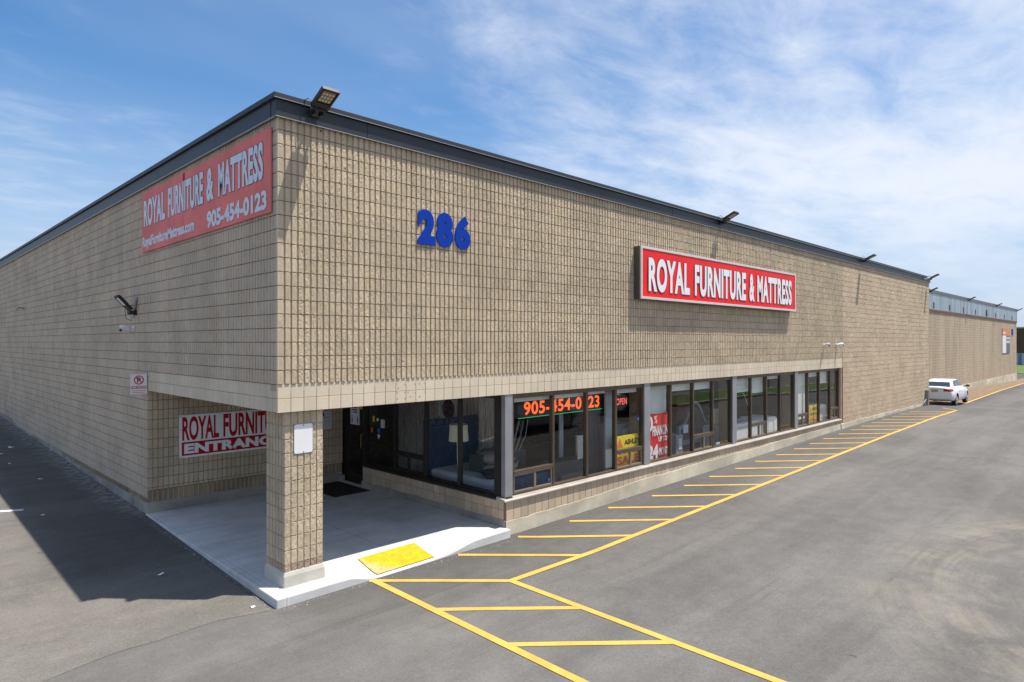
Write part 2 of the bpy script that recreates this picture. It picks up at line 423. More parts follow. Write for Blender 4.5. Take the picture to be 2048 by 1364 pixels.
sky.sun_elevation=math.asin(sd.z);sky.sun_rotation=math.atan2(sd.x,sd.y);sky.altitude=200;sky.air_density=1.0;sky.dust_density=.6;sky.ozone_density=2.2
tc=w.n('ShaderNodeTexCoord').outputs['Generated']
X,Y,Z=w.sep(tc)
zc=w.math('ADD',w.math('MAXIMUM',Z,0.),.10)
cb=w.n('ShaderNodeCombineXYZ');w.link(w.math('DIVIDE',X,zc),cb.inputs[0]);w.link(w.math('DIVIDE',Y,zc),cb.inputs[1])
def wmap(v,scale,rot,loc=(0,0,0)):
    mp=w.n('ShaderNodeMapping');mp.inputs['Scale'].default_value=scale;mp.inputs['Rotation'].default_value=(0,0,rot);mp.inputs['Location'].default_value=loc
    w.link(v,mp.inputs[0]);return mp.outputs[0]
CLROT=R(52)
c1=w.noise(wmap(cb.outputs[0],(.30,.62,1),CLROT,(1.7,.4,0)),1.1,8,.53,.25)
c2=w.noise(wmap(cb.outputs[0],(.8,1.4,1),CLROT,(4.1,2.2,0)),3.4,7,.62,.3)
right=w.math('SUBTRACT',X,Y)                       # towards the south-east the veil thickens
bias=w.rng(right,-1.0,.8,-.02,.10,False)
dens=w.math('ADD',w.math('MULTIPLY',c1,.70),w.math('MULTIPLY',c2,.30))
dens=w.math('ADD',dens,bias)
cm=w.math('MULTIPLY',w.rng(dens,.42,.72,0,.90),w.rng(Z,.02,.20,.25,1.))
veil=w.rng(w.noise(wmap(cb.outputs[0],(.35,.6,1),CLROT,(7.3,1.1,0)),.8,4,.5,.2),.42,.74,0,.42)
haze=w.math('MAXIMUM',w.rng(Z,.0,.46,.85,0.),veil)
hs=w.n('ShaderNodeHueSaturation');w.link(sky.outputs[0],hs.inputs['Color']);hs.inputs['Saturation'].default_value=1.36;hs.inputs['Value'].default_value=.90
c=w.mix(haze,hs.outputs[0],(2.95,3.65,4.8))
c=w.mix(cm,c,(5.05,5.35,5.95))
w.link(c,bg.inputs[0]);bg.inputs[1].default_value=.075
S.view_settings.view_transform='Standard';S.view_settings.look='None';S.view_settings.exposure=1.22;S.view_settings.gamma=1
S.cycles.max_bounces=8;S.cycles.transparent_max_bounces=16
# ------------------------------------------------------------------ ground
def grid_axis(lo,hi,dense,step,extra):
    a=[-1500,-700,-350,-180,-100,-60,-40,-25]+list(np.arange(dense[0],dense[1]+1e-6,step))+extra+[120,160,200,300,500,900,1500]
    return np.array(sorted(set(round(float(v),4) for v in a if lo<=v<=hi)))
gxs=grid_axis(-1500,1500,(-14,60),.5,[2,5,23,30,36,40,58,83,70,76,90,100])
gys=grid_axis(-1500,1500,(-16,30),.5,[0,36,44,52,60,80])
XX,YY=np.meshgrid(gxs,gys,indexing='ij')
ZZ=g(XX,YY)
mb=MB();nx,ny=len(gxs),len(gys)
mb.add(np.stack([XX,YY,ZZ],-1).reshape(-1,3),[(i*ny+j,(i+1)*ny+j,(i+1)*ny+j+1,i*ny+j+1) for i in range(nx-1) for j in range(ny-1)])
tag(mb.build('asphalt_ground',M['asphalt'],recalc=False,smooth=True),kind='structure')
def strip(mb,a,b,wd,dz=.006,ext=0.):
    a=np.array(a,float);b=np.array(b,float);d=b-a;L=np.hypot(*d);d/=L;a=a-d*ext;b=b+d*ext;L+=2*ext
    n_=max(2,int(L/.2));nr=np.array([-d[1],d[0]])*wd/2
    V=[];F=[]
    for i in range(n_+1):
        c=a+d*L*i/n_
        for s_ in(-1,1):
            q=c+nr*s_;V.append((q[0],q[1],float(g(q[0],q[1]))+dz))
    for i in range(n_):F.append((2*i,2*i+1,2*i+3,2*i+2))
    mb.add(V,F)
def patch(poly_fn,xs,ys,dz):
    V=[];F=[];ny=len(ys)
    for i in xs:
        for j in ys:
            x,y=poly_fn(i,j);V.append((x,y,float(g(x,y))+dz))
    for i in range(len(xs)-1):
        for j in range(ny-1):F.append((i*ny+j,(i+1)*ny+j,(i+1)*ny+j+1,i*ny+j+1))
    m=MB();m.add(V,F);return m
# older, paler driveway on the left: its edge runs from the slab corner to the south-west
def seam(x):return np.interp(x,[-40,-8,-4,-2.82,-1.96,-.83,-.2],[-3.5,-1.3,-.55,-.27,-.10,-.06,-.20])+.02*math.sin(x*5)
xs=np.concatenate([np.arange(-40,-6,1.),np.arange(-6,-.19,.1)])
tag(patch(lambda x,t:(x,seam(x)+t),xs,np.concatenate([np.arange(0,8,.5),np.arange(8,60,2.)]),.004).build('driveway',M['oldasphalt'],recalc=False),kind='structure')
# painted markings
hm=MB()
LY=-1.77;first=2.92
k=0;arms=[]
xj=[2.94,4.72,6.27,7.73,9.13,10.55,11.97,13.36,14.76,16.14,17.54,18.94,20.34,21.74,23.14,24.54,25.94,27.34,28.74,30.14,31.54,32.94]
for i,x in enumerate(xj):
    top=-.22 if i<5 else -.34
    top+=random.uniform(-.03,.03)
    strip(hm,(x,LY),(x+(LY-top)*1.02,top),.105,.006+.0007*(i%3),0)
strip(hm,(first,LY),(33.9,LY-.04),.115,.0085,.04)
strip(hm,(33.9,LY-.03),(35.0,-1.0),.105,.0093,.0)
strip(hm,(1.42,-.26),(1.30,-7.6),.115,.0085)
strip(hm,(2.94,LY),(2.88,-7.6),.115,.0077)
for y in(-1.80,-3.27,-4.75,-6.2): strip(hm,(1.40,y),(2.90,y-1.38),.105,.0065)
tag(hm.build('hatch_marking',M['yline'],recalc=False),kind='structure')
fl=MB()
pts=[(40.6,-.86),(42,-.80),(55,-.30),(77,.55),(95,1.1),(120,1.5)]
for a,b in zip(pts,pts[1:]):strip(fl,a,b,.13,.008,.02)
tag(fl.build('edge_line_marking',M['yline'],recalc=False),kind='structure')
wl=MB();strip(wl,(-1.80,8.05),(-5.2,9.6),.14,.010)
tag(wl.build('stall_line_marking',M['wline'],recalc=False),kind='structure')
# dirt verge between annex and edge line
tag(patch(lambda x,t:(x,float(np.interp(x,[37,42,77,120],[-.85,-.68,.67,1.6]))*(1-t)+2.3*t),np.arange(41.2,90,.9),np.linspace(0,1,5),.004).build('dirt_verge',M['verge'],recalc=False),kind='structure')
# across the drive: kerbed grass island (seen mirrored in the shop glass) and far lawn
mbk=MB()
def kerb(mb,x0,x1,y0,y1):
    for a in np.arange(x0,x1,2.):
        b=min(a+2.,x1)-.01;z=float(g((a+b)/2,y0));mb.box(a,b,y0,y1,z-.2,z+.13)
kerb(mbk,26,62,-8.75,-8.55);kerb(mbk,26,62,-12.2,-12.0)
tag(mbk.build('kerb',M['kerb']),kind='structure')
gp=patch(lambda x,y:(x,y),np.arange(26,62.1,1.),np.linspace(-12.0,-8.75,5),.11)
tag(gp.build('grass_strip',M['grass'],recalc=False),kind='structure')
gp=patch(lambda x,y:(x,y),np.arange(104,190,4.),np.linspace(-4,40,12),.05)
tag(gp.build('far_lawn',M['grass'],recalc=False),kind='structure')
# ------------------------------------------------------------------ the entrance slab
def slab_top(x,y):
    fx=np.clip((x-.95)/.6,0,1)*np.clip((3.75-x)/.9,0,1);fx=fx*fx*(3-2*fx)
    fy=np.clip((.62-y)/.75,0,1);fy=fy*fy*(3-2*fy)
    return .13-.112*fx*fy
SX=np.linspace(0,1,59);SY=np.concatenate([np.linspace(0,.15,14),np.linspace(.17,1,28)])
V=[];F=[];m_=len(SY)
def slab_xy(a,b):
    xl=-.13+.09*b;x=xl+a*(4.555-xl);yf=-.24+.11*a-.02*math.sin(a*math.pi);y=yf+b*(6.03-yf);return x,y
for a in SX:
    for b in SY:
        x,y=slab_xy(a,b);V.append((x,y,float(slab_top(x,y))))
for i in range(len(SX)-1):
    for j in range(m_-1):F.append((i*m_+j,(i+1)*m_+j,(i+1)*m_+j+1,i*m_+j+1))
top=len(V)
ring=[i*m_ for i in range(len(SX))]+[(len(SX)-1)*m_+j for j in range(1,m_)]
ring=[j for j in range(m_-1,0,-1)]+[i*m_ for i in range(len(SX))]
for k_ in ring:
    v=V[k_];V.append((v[0],v[1],-.4))
for k_ in range(len(ring)-1):F.append((ring[k_],top+k_,top+k_+1,ring[k_+1]))
mb=MB();mb.add(V,F);sl_=mb.build('entrance_pavement',M['slab'],recalc=True)
tag(sl_,kind='structure')
bv=sl_.modifiers.new('b','BEVEL');bv.width=.018;bv.segments=2;bv.limit_method='ANGLE';bv.angle_limit=R(50)
# tactile pad with domes
mb=MB();tx=np.linspace(1.60,2.77,25);ty=np.linspace(-.15,.46,13)
sh=lambda x,y:x-.03+.03*(y+.15)
V=[(sh(x,y),y+.03*(x-1.6),float(slab_top(x,y))+.016) for x in tx for y in ty]
mb.add(V,[(i*13+j,(i+1)*13+j,(i+1)*13+j+1,i*13+j+1) for i in range(24) for j in range(12)])
mb.add([(v[0],v[1],v[2]-.03) for v in V],[])
for x in np.arange(1.63,2.76,.055):
    for y in np.arange(-.125,.45,.055):
        xx,yy=sh(x,y),y+.03*(x-1.6);z=float(slab_top(x,y))+.016
        mb.cyl((xx,yy,z),(xx,yy,z+.006),.015,6,.010)
tag(mb.build('tactile_pad',M['tactile'],recalc=False),'worn yellow tactile warning pad on the dipped slab edge','tactile pad')
# ------------------------------------------------------------------ store building
B=thing('store_building','tan ribbed block furniture shop with dark roof fascia and corner entrance','building',(0,0,0))
CH=.2032;Z0=2.69
def courses(z0,z1):
    k0=math.ceil((z0-Z0)/CH-1e-6);r=[];z=Z0+k0*CH
    if z-z0>.03:r.append((z0,z))
    while z<z1-.02:
        r.append((z,min(z+CH,z1)));z+=CH
    return r
def ribs(mb,us,wd,cs,fn,depth=.022,gap=.012,nu=1,nz=1,jit=.0,edge=.003):
    """ribbed split-face block: one raised rib per column and course; fn maps (u,depth,z)"""
    gu=np.linspace(0,1,nu+3);gz=np.linspace(0,1,nz+3)
    # thin rim rings give the worn arris
    gu=np.concatenate([[0],[.09],np.linspace(.09,.91,nu+1)[1:-1],[.91],[1]]);gz=np.concatenate([[0],[.03],np.linspace(.03,.97,nz+1)[1:-1],[.97],[1]])
    a,b=len(gu),len(gz)
    GU,GZ=np.meshgrid(gu,gz,indexing='ij')
    rim=np.zeros((a,b),bool);rim[0]=rim[-1]=True;rim[:,0]=rim[:,-1]=True
    bi=[(i,0) for i in range(a)]+[(a-1,j) for j in range(1,b)]+[(i,b-1) for i in range(a-2,-1,-1)]+[(0,j) for j in range(b-2,0,-1)]
    bidx=np.array([i*b+j for i,j in bi]);nb=len(bidx);nv=a*b
    F0=[(i*b+j,(i+1)*b+j,(i+1)*b+j+1,i*b+j+1) for i in range(a-1) for j in range(b-1)]
    F0+=[(bidx[k],nv+k,nv+(k+1)%nb,bidx[(k+1)%nb]) for k in range(nb)]
    Vs=[];Fs=[];n0=0
    for u in us:
        for z0,z1 in cs:
            U=u+GU*wd;Zc=z0+gap/2+GZ*(z1-z0-gap)
            D=np.where(rim,edge,0.)
            if jit:
                D=D+rng.normal(0,jit,GU.shape)
                U=U+np.where(rim,0,rng.normal(0,jit*.6,GU.shape))
            f=np.stack([U.ravel(),D.ravel(),Zc.ravel()],-1)
            bk=f[bidx].copy();bk[:,1]=depth+.004
            Vs.append(f);Vs.append(bk)
            Fs+=[tuple(int(i)+n0 for i in q) for q in F0];n0+=nv+nb
    P=np.concatenate(Vs);mb.add(fn(P),Fs)
ff=lambda y0:(lambda P:np.stack([P[:,0],y0+P[:,1],P[:,2]],-1))
fl_=lambda x0:(lambda P:np.stack([x0+P[:,1],P[:,0],P[:,2]],-1))
RW=.0685;RM=.1016
# front upper ribbed wall
XE=23.33
us=np.arange(.012,XE-.05,RM)
cs=courses(3.0964,6.97)
mb=MB();ribs(mb,us[:3],RW,cs,ff(0),nu=3,nz=4,jit=.0010)
ribs(mb,us[3:100],RW,cs,ff(0),nu=4,nz=6,jit=.0024)
ribs(mb,us[100:],RW,cs,ff(0),nu=2,nz=3,jit=.0026)
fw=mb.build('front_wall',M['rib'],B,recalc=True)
mb=MB();mb.box(0.006,XE-.003,.017,.25,3.0,6.98);mb.build('wall_backing',M['groove'],B)
mb=MB()
for z0,z1 in cs[1:]:mb.box(.008,XE-.004,.0105,.02,z0-.0042,z0+.0042)
mb.build('bed_joints',M['jointshade'],B)
for x,z in [(0.67, 6.879), (0.76, 6.363), (0.98, 6.159), (0.75, 5.802), (1.08, 6.392), (3.75, 5.97), (4.55, 5.972), (4.1, 6.317), (5.05, 6.343), (4.55, 6.338), (4.1, 5.586), (1.3, 5.822), (1.55, 6.297), (0.34, 6.911)]:
    mb=MB();rr=random.uniform(.011,.018);mb.add([(x+rr*math.cos(t),-.0045,z+rr*math.sin(t)) for t in np.linspace(0,2*math.pi,9)[:-1]],[tuple(range(8))]);mb.build('anchor_hole',M['black'],B)
# smooth arris at the corner, on the side face
mb=MB()
for z0,z1 in cs:mb.box(-.004,.010,-.004,.05,z0+.006,z1-.006)
mb.build('corner_strip',M['tile'],B,bevel=.003)
# side wall
YE=52.
SW=.084;us=np.arange(.058,6.0,RM);mb=MB();ribs(mb,us,SW,cs,fl_(0),depth=.013,nu=1,nz=2,jit=.0022)
us2=np.arange(us[-1]+RM,YE,RM)
near=us2[us2<16];far=us2[us2>=16]
csl=courses(.44,6.97)
ribs(mb,near,SW,csl,fl_(0),depth=.013,nu=1,nz=1,jit=.002)
ribs(mb,far,SW,courses(.44,6.97),fl_(0),depth=.013,nu=1,nz=1,jit=.002)
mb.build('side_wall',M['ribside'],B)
mb=MB();mb.box(.0145,.25,.02,6.04,3.0,6.98);mb.box(.0145,.25,6.043,YE,-.3,6.98);mb.build('side_wall_backing',M['groove'],B)
mb=MB()
for z0,z1 in csl[1:]:mb.box(.006,.02,.06 if z0>3.0 else 6.03,YE,z0-.0042,z0+.0042)
mb.build('side_bed_joints',M['jointshade'],B)
# stained lowest course + foundation on the side
mb=MB();ribs(mb,us2[us2<30],RW,[(.275,.44)],fl_(.001),nu=1,nz=1,jit=.003);mb.build('side_wall_base_course',M['stained'],B)
mb=MB()
ys=np.arange(6.03,YE,.35)
V=[];F=[]
for i,y in enumerate(ys):
    zt=.33+float(np.interp(y,[6,13,15,22,24,60],[0,0,.12,.14,.32,.45]))+rng.normal(0,.006)
    V+=[(-.018,y,-.3),(-.016,y,zt),(.03,y,zt+.012)]
for i in range(len(ys)-1):
    for k_ in(0,1):F.append((3*i+k_,3*i+k_+1,3*i+3+k_+1,3*i+3+k_))
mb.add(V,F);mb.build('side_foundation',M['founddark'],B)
# lintel band of smooth square tiles
mb=MB();lc=[(Z0,Z0+CH),(Z0+CH,Z0+2*CH)]
for i in range(115):
    x0=i*CH
    for a,b in lc:mb.box(x0+.0035,min(x0+CH-.0035,23.31),.014,.06,a+.003,b-.003)
for i in range(30):
    y0=i*CH
    for a,b in lc:mb.box(.014,.06,(y0+.0035) if i else .062,min(y0+CH-.0035,6.02),a+.003,b-.003)
mb.build('lintel',M['tile'],B,bevel=.0025,seg=1)
mb=MB();mb.box(.019,23.3,.019,.30,Z0+.006,3.09);mb.box(.019,.30,.31,6.02,Z0+.006,3.09);mb.build('lintel_joints',M['joint'],B)
# faded fixing spots left by an old sign on the lintel
M['spot']=plain('faded_glue_spot',(.36,.32,.27),.9,var=.2,scale=30)
for x in(2.07,2.20,2.30,2.44,2.52,2.64):
    for z in(2.775,2.86,2.94,3.0):
        if random.random()<.75:
            xx=x+random.uniform(-.03,.03);zz=z+random.uniform(-.015,.015);r=random.uniform(.012,.02)
            mb=MB();mb.add([(xx+r*math.cos(t),.0135,zz+r*math.sin(t)) for t in np.linspace(0,2*math.pi,9)[:-1]],[tuple(range(8))])
            mb.build('glue_spot',M['spot'],B)
# plain split-face wall at the far end (running bond)
def bond(mb,u0,u1,cs,fn,L=.406,jit=.0028,off=0,gap=.010):
    for i,c in enumerate(cs):
        s0=u0-(L/2 if (i+off)%2 else 0);u=s0;lst=[]
        while u<u1-.02:
            a=max(u,u0);b=min(u+L,u1)
            if b-a>.05:lst.append((a,b))
            u+=L
        for a,b in lst:ribs(mb,[a+.002],b-a-.004,[c],fn,gap=gap,nu=5,nz=3,jit=jit,edge=.0)
mb=MB();bond(mb,XE,36.9,courses(.30,6.97),ff(-.002));mb.build('end_wall',M['split'],B)
mb=MB()
for z0,z1 in courses(.30,6.97)[1:]:mb.box(XE+.004,36.89,.0095,.019,z0-.0042,z0+.0042)
mb.build('end_bed_joints',M['jointshade'],B)
mb=MB();mb.box(XE+.003,36.88,.018,.25,-.3,6.98);mb.box(36.63,36.88,.26,12,-.3,6.98);mb.build('end_wall_backing',M['groove'],B)
mb=MB();bond(mb,.01,2.6,courses(.1,6.97),lambda P:np.stack([36.9-P[:,1],P[:,0],P[:,2]],-1));mb.build('return_wall',M['split'],B)
# foundation strip on the front: parged, ragged top
def found_front(name,x0,x1,topf,y0,mat):
    V=[];F=[];xs=np.arange(x0,x1+.01,.12)
    for i,x in enumerate(xs):
        zt=topf(x)+.008*math.sin(x*2.3+math.sin(x*5))+rng.normal(0,.006)
        V+=[(x,y0,-.4),(x,y0,zt-.006),(x,y0+.005,zt),(x,.03,zt+.002)]
    for i in range(len(xs)-1):
        for k_ in range(3):F.append((4*i+k_,4*i+k_+1,4*i+4+k_+1,4*i+4+k_))
    m=MB();m.add(V,F);return m.build(name,mat,B)
found_front('foundation',4.56,23.12,lambda x:float(np.interp(x,[4.5,5.4,6.2,7.6,9,12,15,18,23.2],[.255,.25,.255,.30,.36,.40,.41,.44,.49])),-.006,M['found'])
found_front('end_foundation',23.12,36.9,lambda x:float(np.interp(x,[23,26,30,37],[.47,.47,.47,.44])),-.016,M['found'])
# knee wall of square tiles, front and recess side
kc=[(Z0-12*CH,Z0-11*CH),(Z0-11*CH,.640)]
mb=MB();u=4.575
while u<23.1:
    for a,b in kc:mb.box(u+.004,min(u+CH-.004,23.11),.0,.06,a+.003,b-.003)
    u+=CH
u=.004
while u<5.06:
    for a,b in kc:mb.box(4.56,4.62,max(u+.004,.065),min(u+CH-.004,5.06),a+.003,b-.003)
    u+=CH
mb.build('knee_wall',M['kneetile'],B,bevel=.003,seg=1)
mb=MB();mb.box(4.57,23.1,.006,.22,-.3,.636);mb.box(4.566,4.8,.23,5.06,-.3,.636);mb.build('knee_wall_joints',M['jointshade'],B)
mb=MB();V=[];F=[]
ys=np.arange(-.0,5.15,.15)
for i,y in enumerate(ys):
    zt=.262+.012*math.sin(y*5)+rng.normal(0,.005);V+=[(4.545,y,-.3),(4.547,y,zt),(4.60,y,zt+.01)]
for i in range(len(ys)-1):
    for k_ in(0,1):F.append((3*i+k_,3*i+k_+1,3*i+3+k_+1,3*i+3+k_))
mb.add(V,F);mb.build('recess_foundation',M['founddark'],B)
# recess back wall (ribbed)
rcs=courses(.60,2.69);mb=MB();ribs(mb,np.arange(.012,4.52,RM),.080,rcs,ff(6.02),depth=.014,nu=1,nz=2,jit=.002)
mb.build('recess_wall',M['rib'],B)
mb=MB()
for z0,z1 in rcs:mb.box(.01,4.55,6.0305,6.041,z0-.0042,z0+.0042)
mb.build('recess_bed_joints',M['jointshade'],B)
mb=MB();ribs(mb,np.arange(.012,4.52,RM),RW,[(.36,.60)],ff(6.022),nu=1,nz=1,jit=.003);mb.build('recess_base_course',M['stained'],B)
mb=MB();mb.box(.26,4.56,6.038,6.24,.1,2.9);mb.box(.012,.26,6.038,6.042,.1,2.9);mb.build('recess_wall_backing',M['groove'],B)
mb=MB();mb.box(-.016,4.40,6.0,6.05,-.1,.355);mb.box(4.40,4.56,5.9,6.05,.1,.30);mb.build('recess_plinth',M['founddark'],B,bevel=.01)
mb=MB();mb.box(.02,4.6,.25,6.02,2.97,3.05);mb.build('recess_soffit',M['interior'],B)
# sills
mb=MB()
mb.prism([(-.045,.628),(-.045,.652),(-.035,.66),(-.02,.672),(.20,.705),(.20,.628)],4.50,9.46,'x')
mb.prism([(-.045,.628),(-.045,.652),(-.035,.66),(-.02,.672),(.20,.705),(.20,.628)],9.47,23.11,'x')
mb.build('sill',M['sill'],B)
mb=MB();mb.prism([(4.53,.628),(4.53,.655),(4.60,.685),(4.75,.70),(4.75,.628)],.0,5.06,'y');mb.build('recess_sill',M['darksill'],B)
# fascia: lower band + projecting cap, in sheet lengths
mb=MB();mc=MB();me_=MB()
def panels(a,b,first,L):
    r=[a];x=a+first
    while x<b-.3:r.append(x);x+=L
    r.append(b);return list(zip(r,r[1:]))
for a,b in panels(-.055,36.96,1.5,3.02):
    dy=random.uniform(-.003,.003)
    mb.box(a+.002,b-.002,-.055+dy,.10,6.925,7.165)
for a,b in panels(-.095,36.99,2.3,3.02):mc.box(a+.001,b-.001,-.095,.30,7.172,7.245)
for a,b in panels(-.04,YE,2.2,3.02):mb.box(-.055,.10,a+.16 if a<0 else a+.002,b-.002,6.925,7.165)
for a,b in panels(.31,YE,2.0,3.02):mc.box(-.095,.30,a+.001,b-.001,7.172,7.245)
mb.box(36.84,36.955,.11,14,6.925,7.165);mc.box(36.6,36.99,.31,14,7.172,7.245)
f_=mb.build('fascia',M['fascia'],B,bevel=.004)
c_=mc.build('cap',M['fasciacap'],f_,bevel=.004)
me_.box(-.097,36.98,-.1,-.094,7.166,7.174);me_.box(-.059,36.95,-.061,-.03,6.917,6.926);me_.box(-.061,-.03,.0,YE,6.917,6.926)
me_.build('drip_edge',M['bright'],f_)
mb=MB();mb.box(.26,36.6,.26,YE,6.6,7.05);mb.build('roof',M['interior'],B)
# column
C0,C1,D0,D1=.150,.760,.100,.710
ccs=courses(.34,2.69)
cm_=MB();us=np.arange(C0+.002,C1-.05,RM)
low=[ccs[0]];up=ccs[1:]
def colribs(m,cc):
    ribs(m,us,RW+.018,cc,ff(D0),depth=.014,nu=3,nz=4,jit=.0025)
    ribs(m,us,RW+.018,cc,lambda P:np.stack([P[:,0],D1-P[:,1],P[:,2]],-1),depth=.014,nu=1,nz=1)
    ribs(m,us-C0+D0,RW+.018,cc,fl_(C0),depth=.014,nu=2,nz=3,jit=.002)
    ribs(m,us-C0+D0,RW+.018,cc,lambda P:np.stack([C1-P[:,1],P[:,0],P[:,2]],-1),depth=.014,nu=1,nz=2)
colribs(cm_,up);colm=cm_.build('column',M['rib'],B)
cm_=MB();colribs(cm_,low);cm_.build('column_base_course',M['colstain'],colm)
mb=MB();mb.box(C0+.013,C1-.013,D0+.013,D1-.013,.14,2.70);mb.build('column_core',M['groove'],colm)
mb=MB();b0=[(C0-.03,D0-.03),(C1+.03,D0-.03),(C1+.03,D1+.03),(C0-.03,D1+.03)]
V=[(x,y,.10) for x,y in b0]+[(x*.98+.008,y*.98+.007,.29) for x,y in b0]+[(x,y,.355) for x,y in[(C0-.002,D0-.002),(C1+.002,D0-.002),(C1+.002,D1+.002),(C0-.002,D1+.002)]]
mb.add(V,[(i,(i+1)%4,4+(i+1)%4,4+i) for i in range(4)]+[(4+i,4+(i+1)%4,8+(i+1)%4,8+i) for i in range(4)]+[(8,9,10,11)])
mb.build('column_plinth',M['colbase'],colm,bevel=.018)
# corner post and bay posts
mb=MB();mb.box(4.575,4.78,.03,.14,.70,2.69);mb.build('corner_post',M['alum'],B,bevel=.004)
mb=MB();mb.box(4.572,4.78,.145,.34,.70,2.69);mb.build('corner_post_return',M['bronzedk'],B,bevel=.004)
mb=MB();mb.box(4.785,4.83,.08,.2,.70,2.69);mb.build('corner_gap',M['black'],B)
POST=[(9.37,9.63),(14.02,14.28),(18.67,18.92)]
for a,b in POST:
    mb=MB();mb.box(a,b,.04,.16,.69,2.69);mb.build('bay_post',M['alum'],B,bevel=.004)
mb=MB();mb.box(23.10,23.16,.0,.35,.30,2.69);mb.build('end_jamb',M['split'],B)
# windows
GY_=.125
def window(u0,u1,side=False,vent=False,mat='bronze'):
    z0,z1=.70,2.69;f=.032;d0,d1=GY_-.05,GY_+.05
    bx=(lambda m,a,b,c,d,e,h:m.box(4.57+c-.03,4.57+d-.03,a,b,e,h)) if side else (lambda m,a,b,c,d,e,h:m.box(a,b,c,d,e,h))
    m=MB()
    bx(m,u0+.001,u0+f,d0,d1,z0,z1);bx(m,u1-f,u1-.001,d0,d1,z0,z1);bx(m,u0+f,u1-f,d0+.003,d1-.003,z1-.095,z1);bx(m,u0+f,u1-f,d0+.003,d1-.003,z0,z0+.035)
    zm=z0+.035
    if vent:
        bx(m,u0+f,u1-f,d0-.008,d1-.003,1.095,1.165);zm=1.165
    o=m.build('window',M[mat],B,bevel=.003,seg=1)
    def pane(a,b,e,h,dd=0.):
        p=MB()
        if side:
            X_=4.57+GY_-.03+dd;p.quad((X_,a,e),(X_,b,e),(X_,b,h),(X_,a,h))
        else:p.quad((a,GY_+dd,e),(b,GY_+dd,e),(b,GY_+dd,h),(a,GY_+dd,h))
        p.build('pane',M['glass'],o,recalc=False)
    pane(u0+f,u1-f,zm,z1-.095)
    if vent:
        s=MB();a,b=u0+f,u1-f;mid=(a+b)/2+.05;e,h=z0+.036,1.094;t=.028;c,d=GY_-.035,GY_+.01
        bx(s,a+.001,a+t,c,d,e,h);bx(s,b-t,b-.001,c,d,e,h);bx(s,mid-t,mid+t,c-.004,d,e,h)
        for q in((a+t,mid-t),(mid+t,b-t)):
            bx(s,q[0],q[1],c+.002,d-.002,h-t,h);bx(s,q[0],q[1],c+.002,d-.002,e,e+t)
            pane(q[0],q[1],e+t,h-t,-.01)
        s.build('vent_sash',M['sashmetal'] if not side else M[mat],o,bevel=.002,seg=1)
    return o
M['sashmetal']=plain('sash_metal',(.26,.22,.17),.4,.4)
bays=[([4.83,6.04,7.17,8.25,9.37],(0,3)),([9.63,10.66,11.8,12.9,14.02],(2,)),([14.28,15.34,16.45,17.54,18.67],(1,)),([18.92,19.94,21.05,22.17,23.10],(0,3))]
for ms,v in bays:
    for i,(a,b) in enumerate(zip(ms,ms[1:])):window(a,b,vent=i in v)
for i,(a,b) in enumerate([(.34,1.47),(1.47,2.62),(2.62,3.80),(3.80,5.02)]):window(a,b,side=True,vent=i==2,mat='bronzedk')
# entrance door in the side of the recess
mb=MB();dx=4.60
mb.box(dx,dx+.09,5.03,5.07,.16,2.69);mb.box(dx,dx+.09,5.97,6.02,.16,2.69);mb.box(dx,dx+.09,5.07,5.97,2.32,2.38)
dr=mb.build('door_frame',M['bronzedk'],B,bevel=.003)
mb=MB();a,b=5.075,5.965
mb.box(dx+.02,dx+.065,a,a+.09,.17,2.31);mb.box(dx+.02,dx+.065,b-.09,b,.17,2.31);mb.box(dx+.022,dx+.063,a+.09,b-.09,2.2,2.31);mb.box(dx+.022,dx+.063,a+.09,b-.09,.17,.40)
dl=mb.build('door',M['bronzedk'],dr,bevel=.003)
mb=MB();mb.quad((dx+.04,a+.09,.4),(dx+.04,b-.09,.4),(dx+.04,b-.09,2.2),(dx+.04,a+.09,2.2));mb.quad((dx+.04,5.07,2.38),(dx+.04,5.97,2.38),(dx+.04,5.97,2.69),(dx+.04,5.07,2.69));mb.build('door_glass',M['glass'],dr,recalc=False)
mb=MB();mb.tube([(dx+.02,5.13,1.05),(dx-.05,5.13,1.08),(dx-.05,5.13,1.42),(dx+.02,5.13,1.45)],.012);mb.build('handle',plain('brass_handle',(.25,.17,.09),.35,.6),dr)
mb=MB();mb.box(4.50,4.58,5.07,5.98,.10,.165);mb.build('threshold',M['founddark'],B)
# interior shell
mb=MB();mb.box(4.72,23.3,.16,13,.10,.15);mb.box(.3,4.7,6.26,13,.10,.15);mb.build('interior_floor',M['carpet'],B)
mb=MB();mb.box(.3,23.3,13,13.1,.15,2.9);mb.box(23.17,23.3,.36,13,.15,2.9);mb.box(.26,.3,6.26,13,.15,2.9);mb.build('interior_wall',M['interior'],B)
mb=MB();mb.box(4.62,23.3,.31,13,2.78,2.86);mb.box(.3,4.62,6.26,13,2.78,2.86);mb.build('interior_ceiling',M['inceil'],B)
for a,b in POST+[(22.98,23.11)]:
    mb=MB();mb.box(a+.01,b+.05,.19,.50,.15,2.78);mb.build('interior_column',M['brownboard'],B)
# rooftop unit far left
mb=MB();mb.box(1.2,3.4,36,39.5,7.0,7.9);mb.box(1.1,3.5,35.9,39.6,7.9,7.96)
rt=mb.build('rooftop_unit',plain('rooftop_metal',(.12,.13,.14),.6));tag(rt,'grey metal rooftop unit just showing above the left roof edge','rooftop unit')
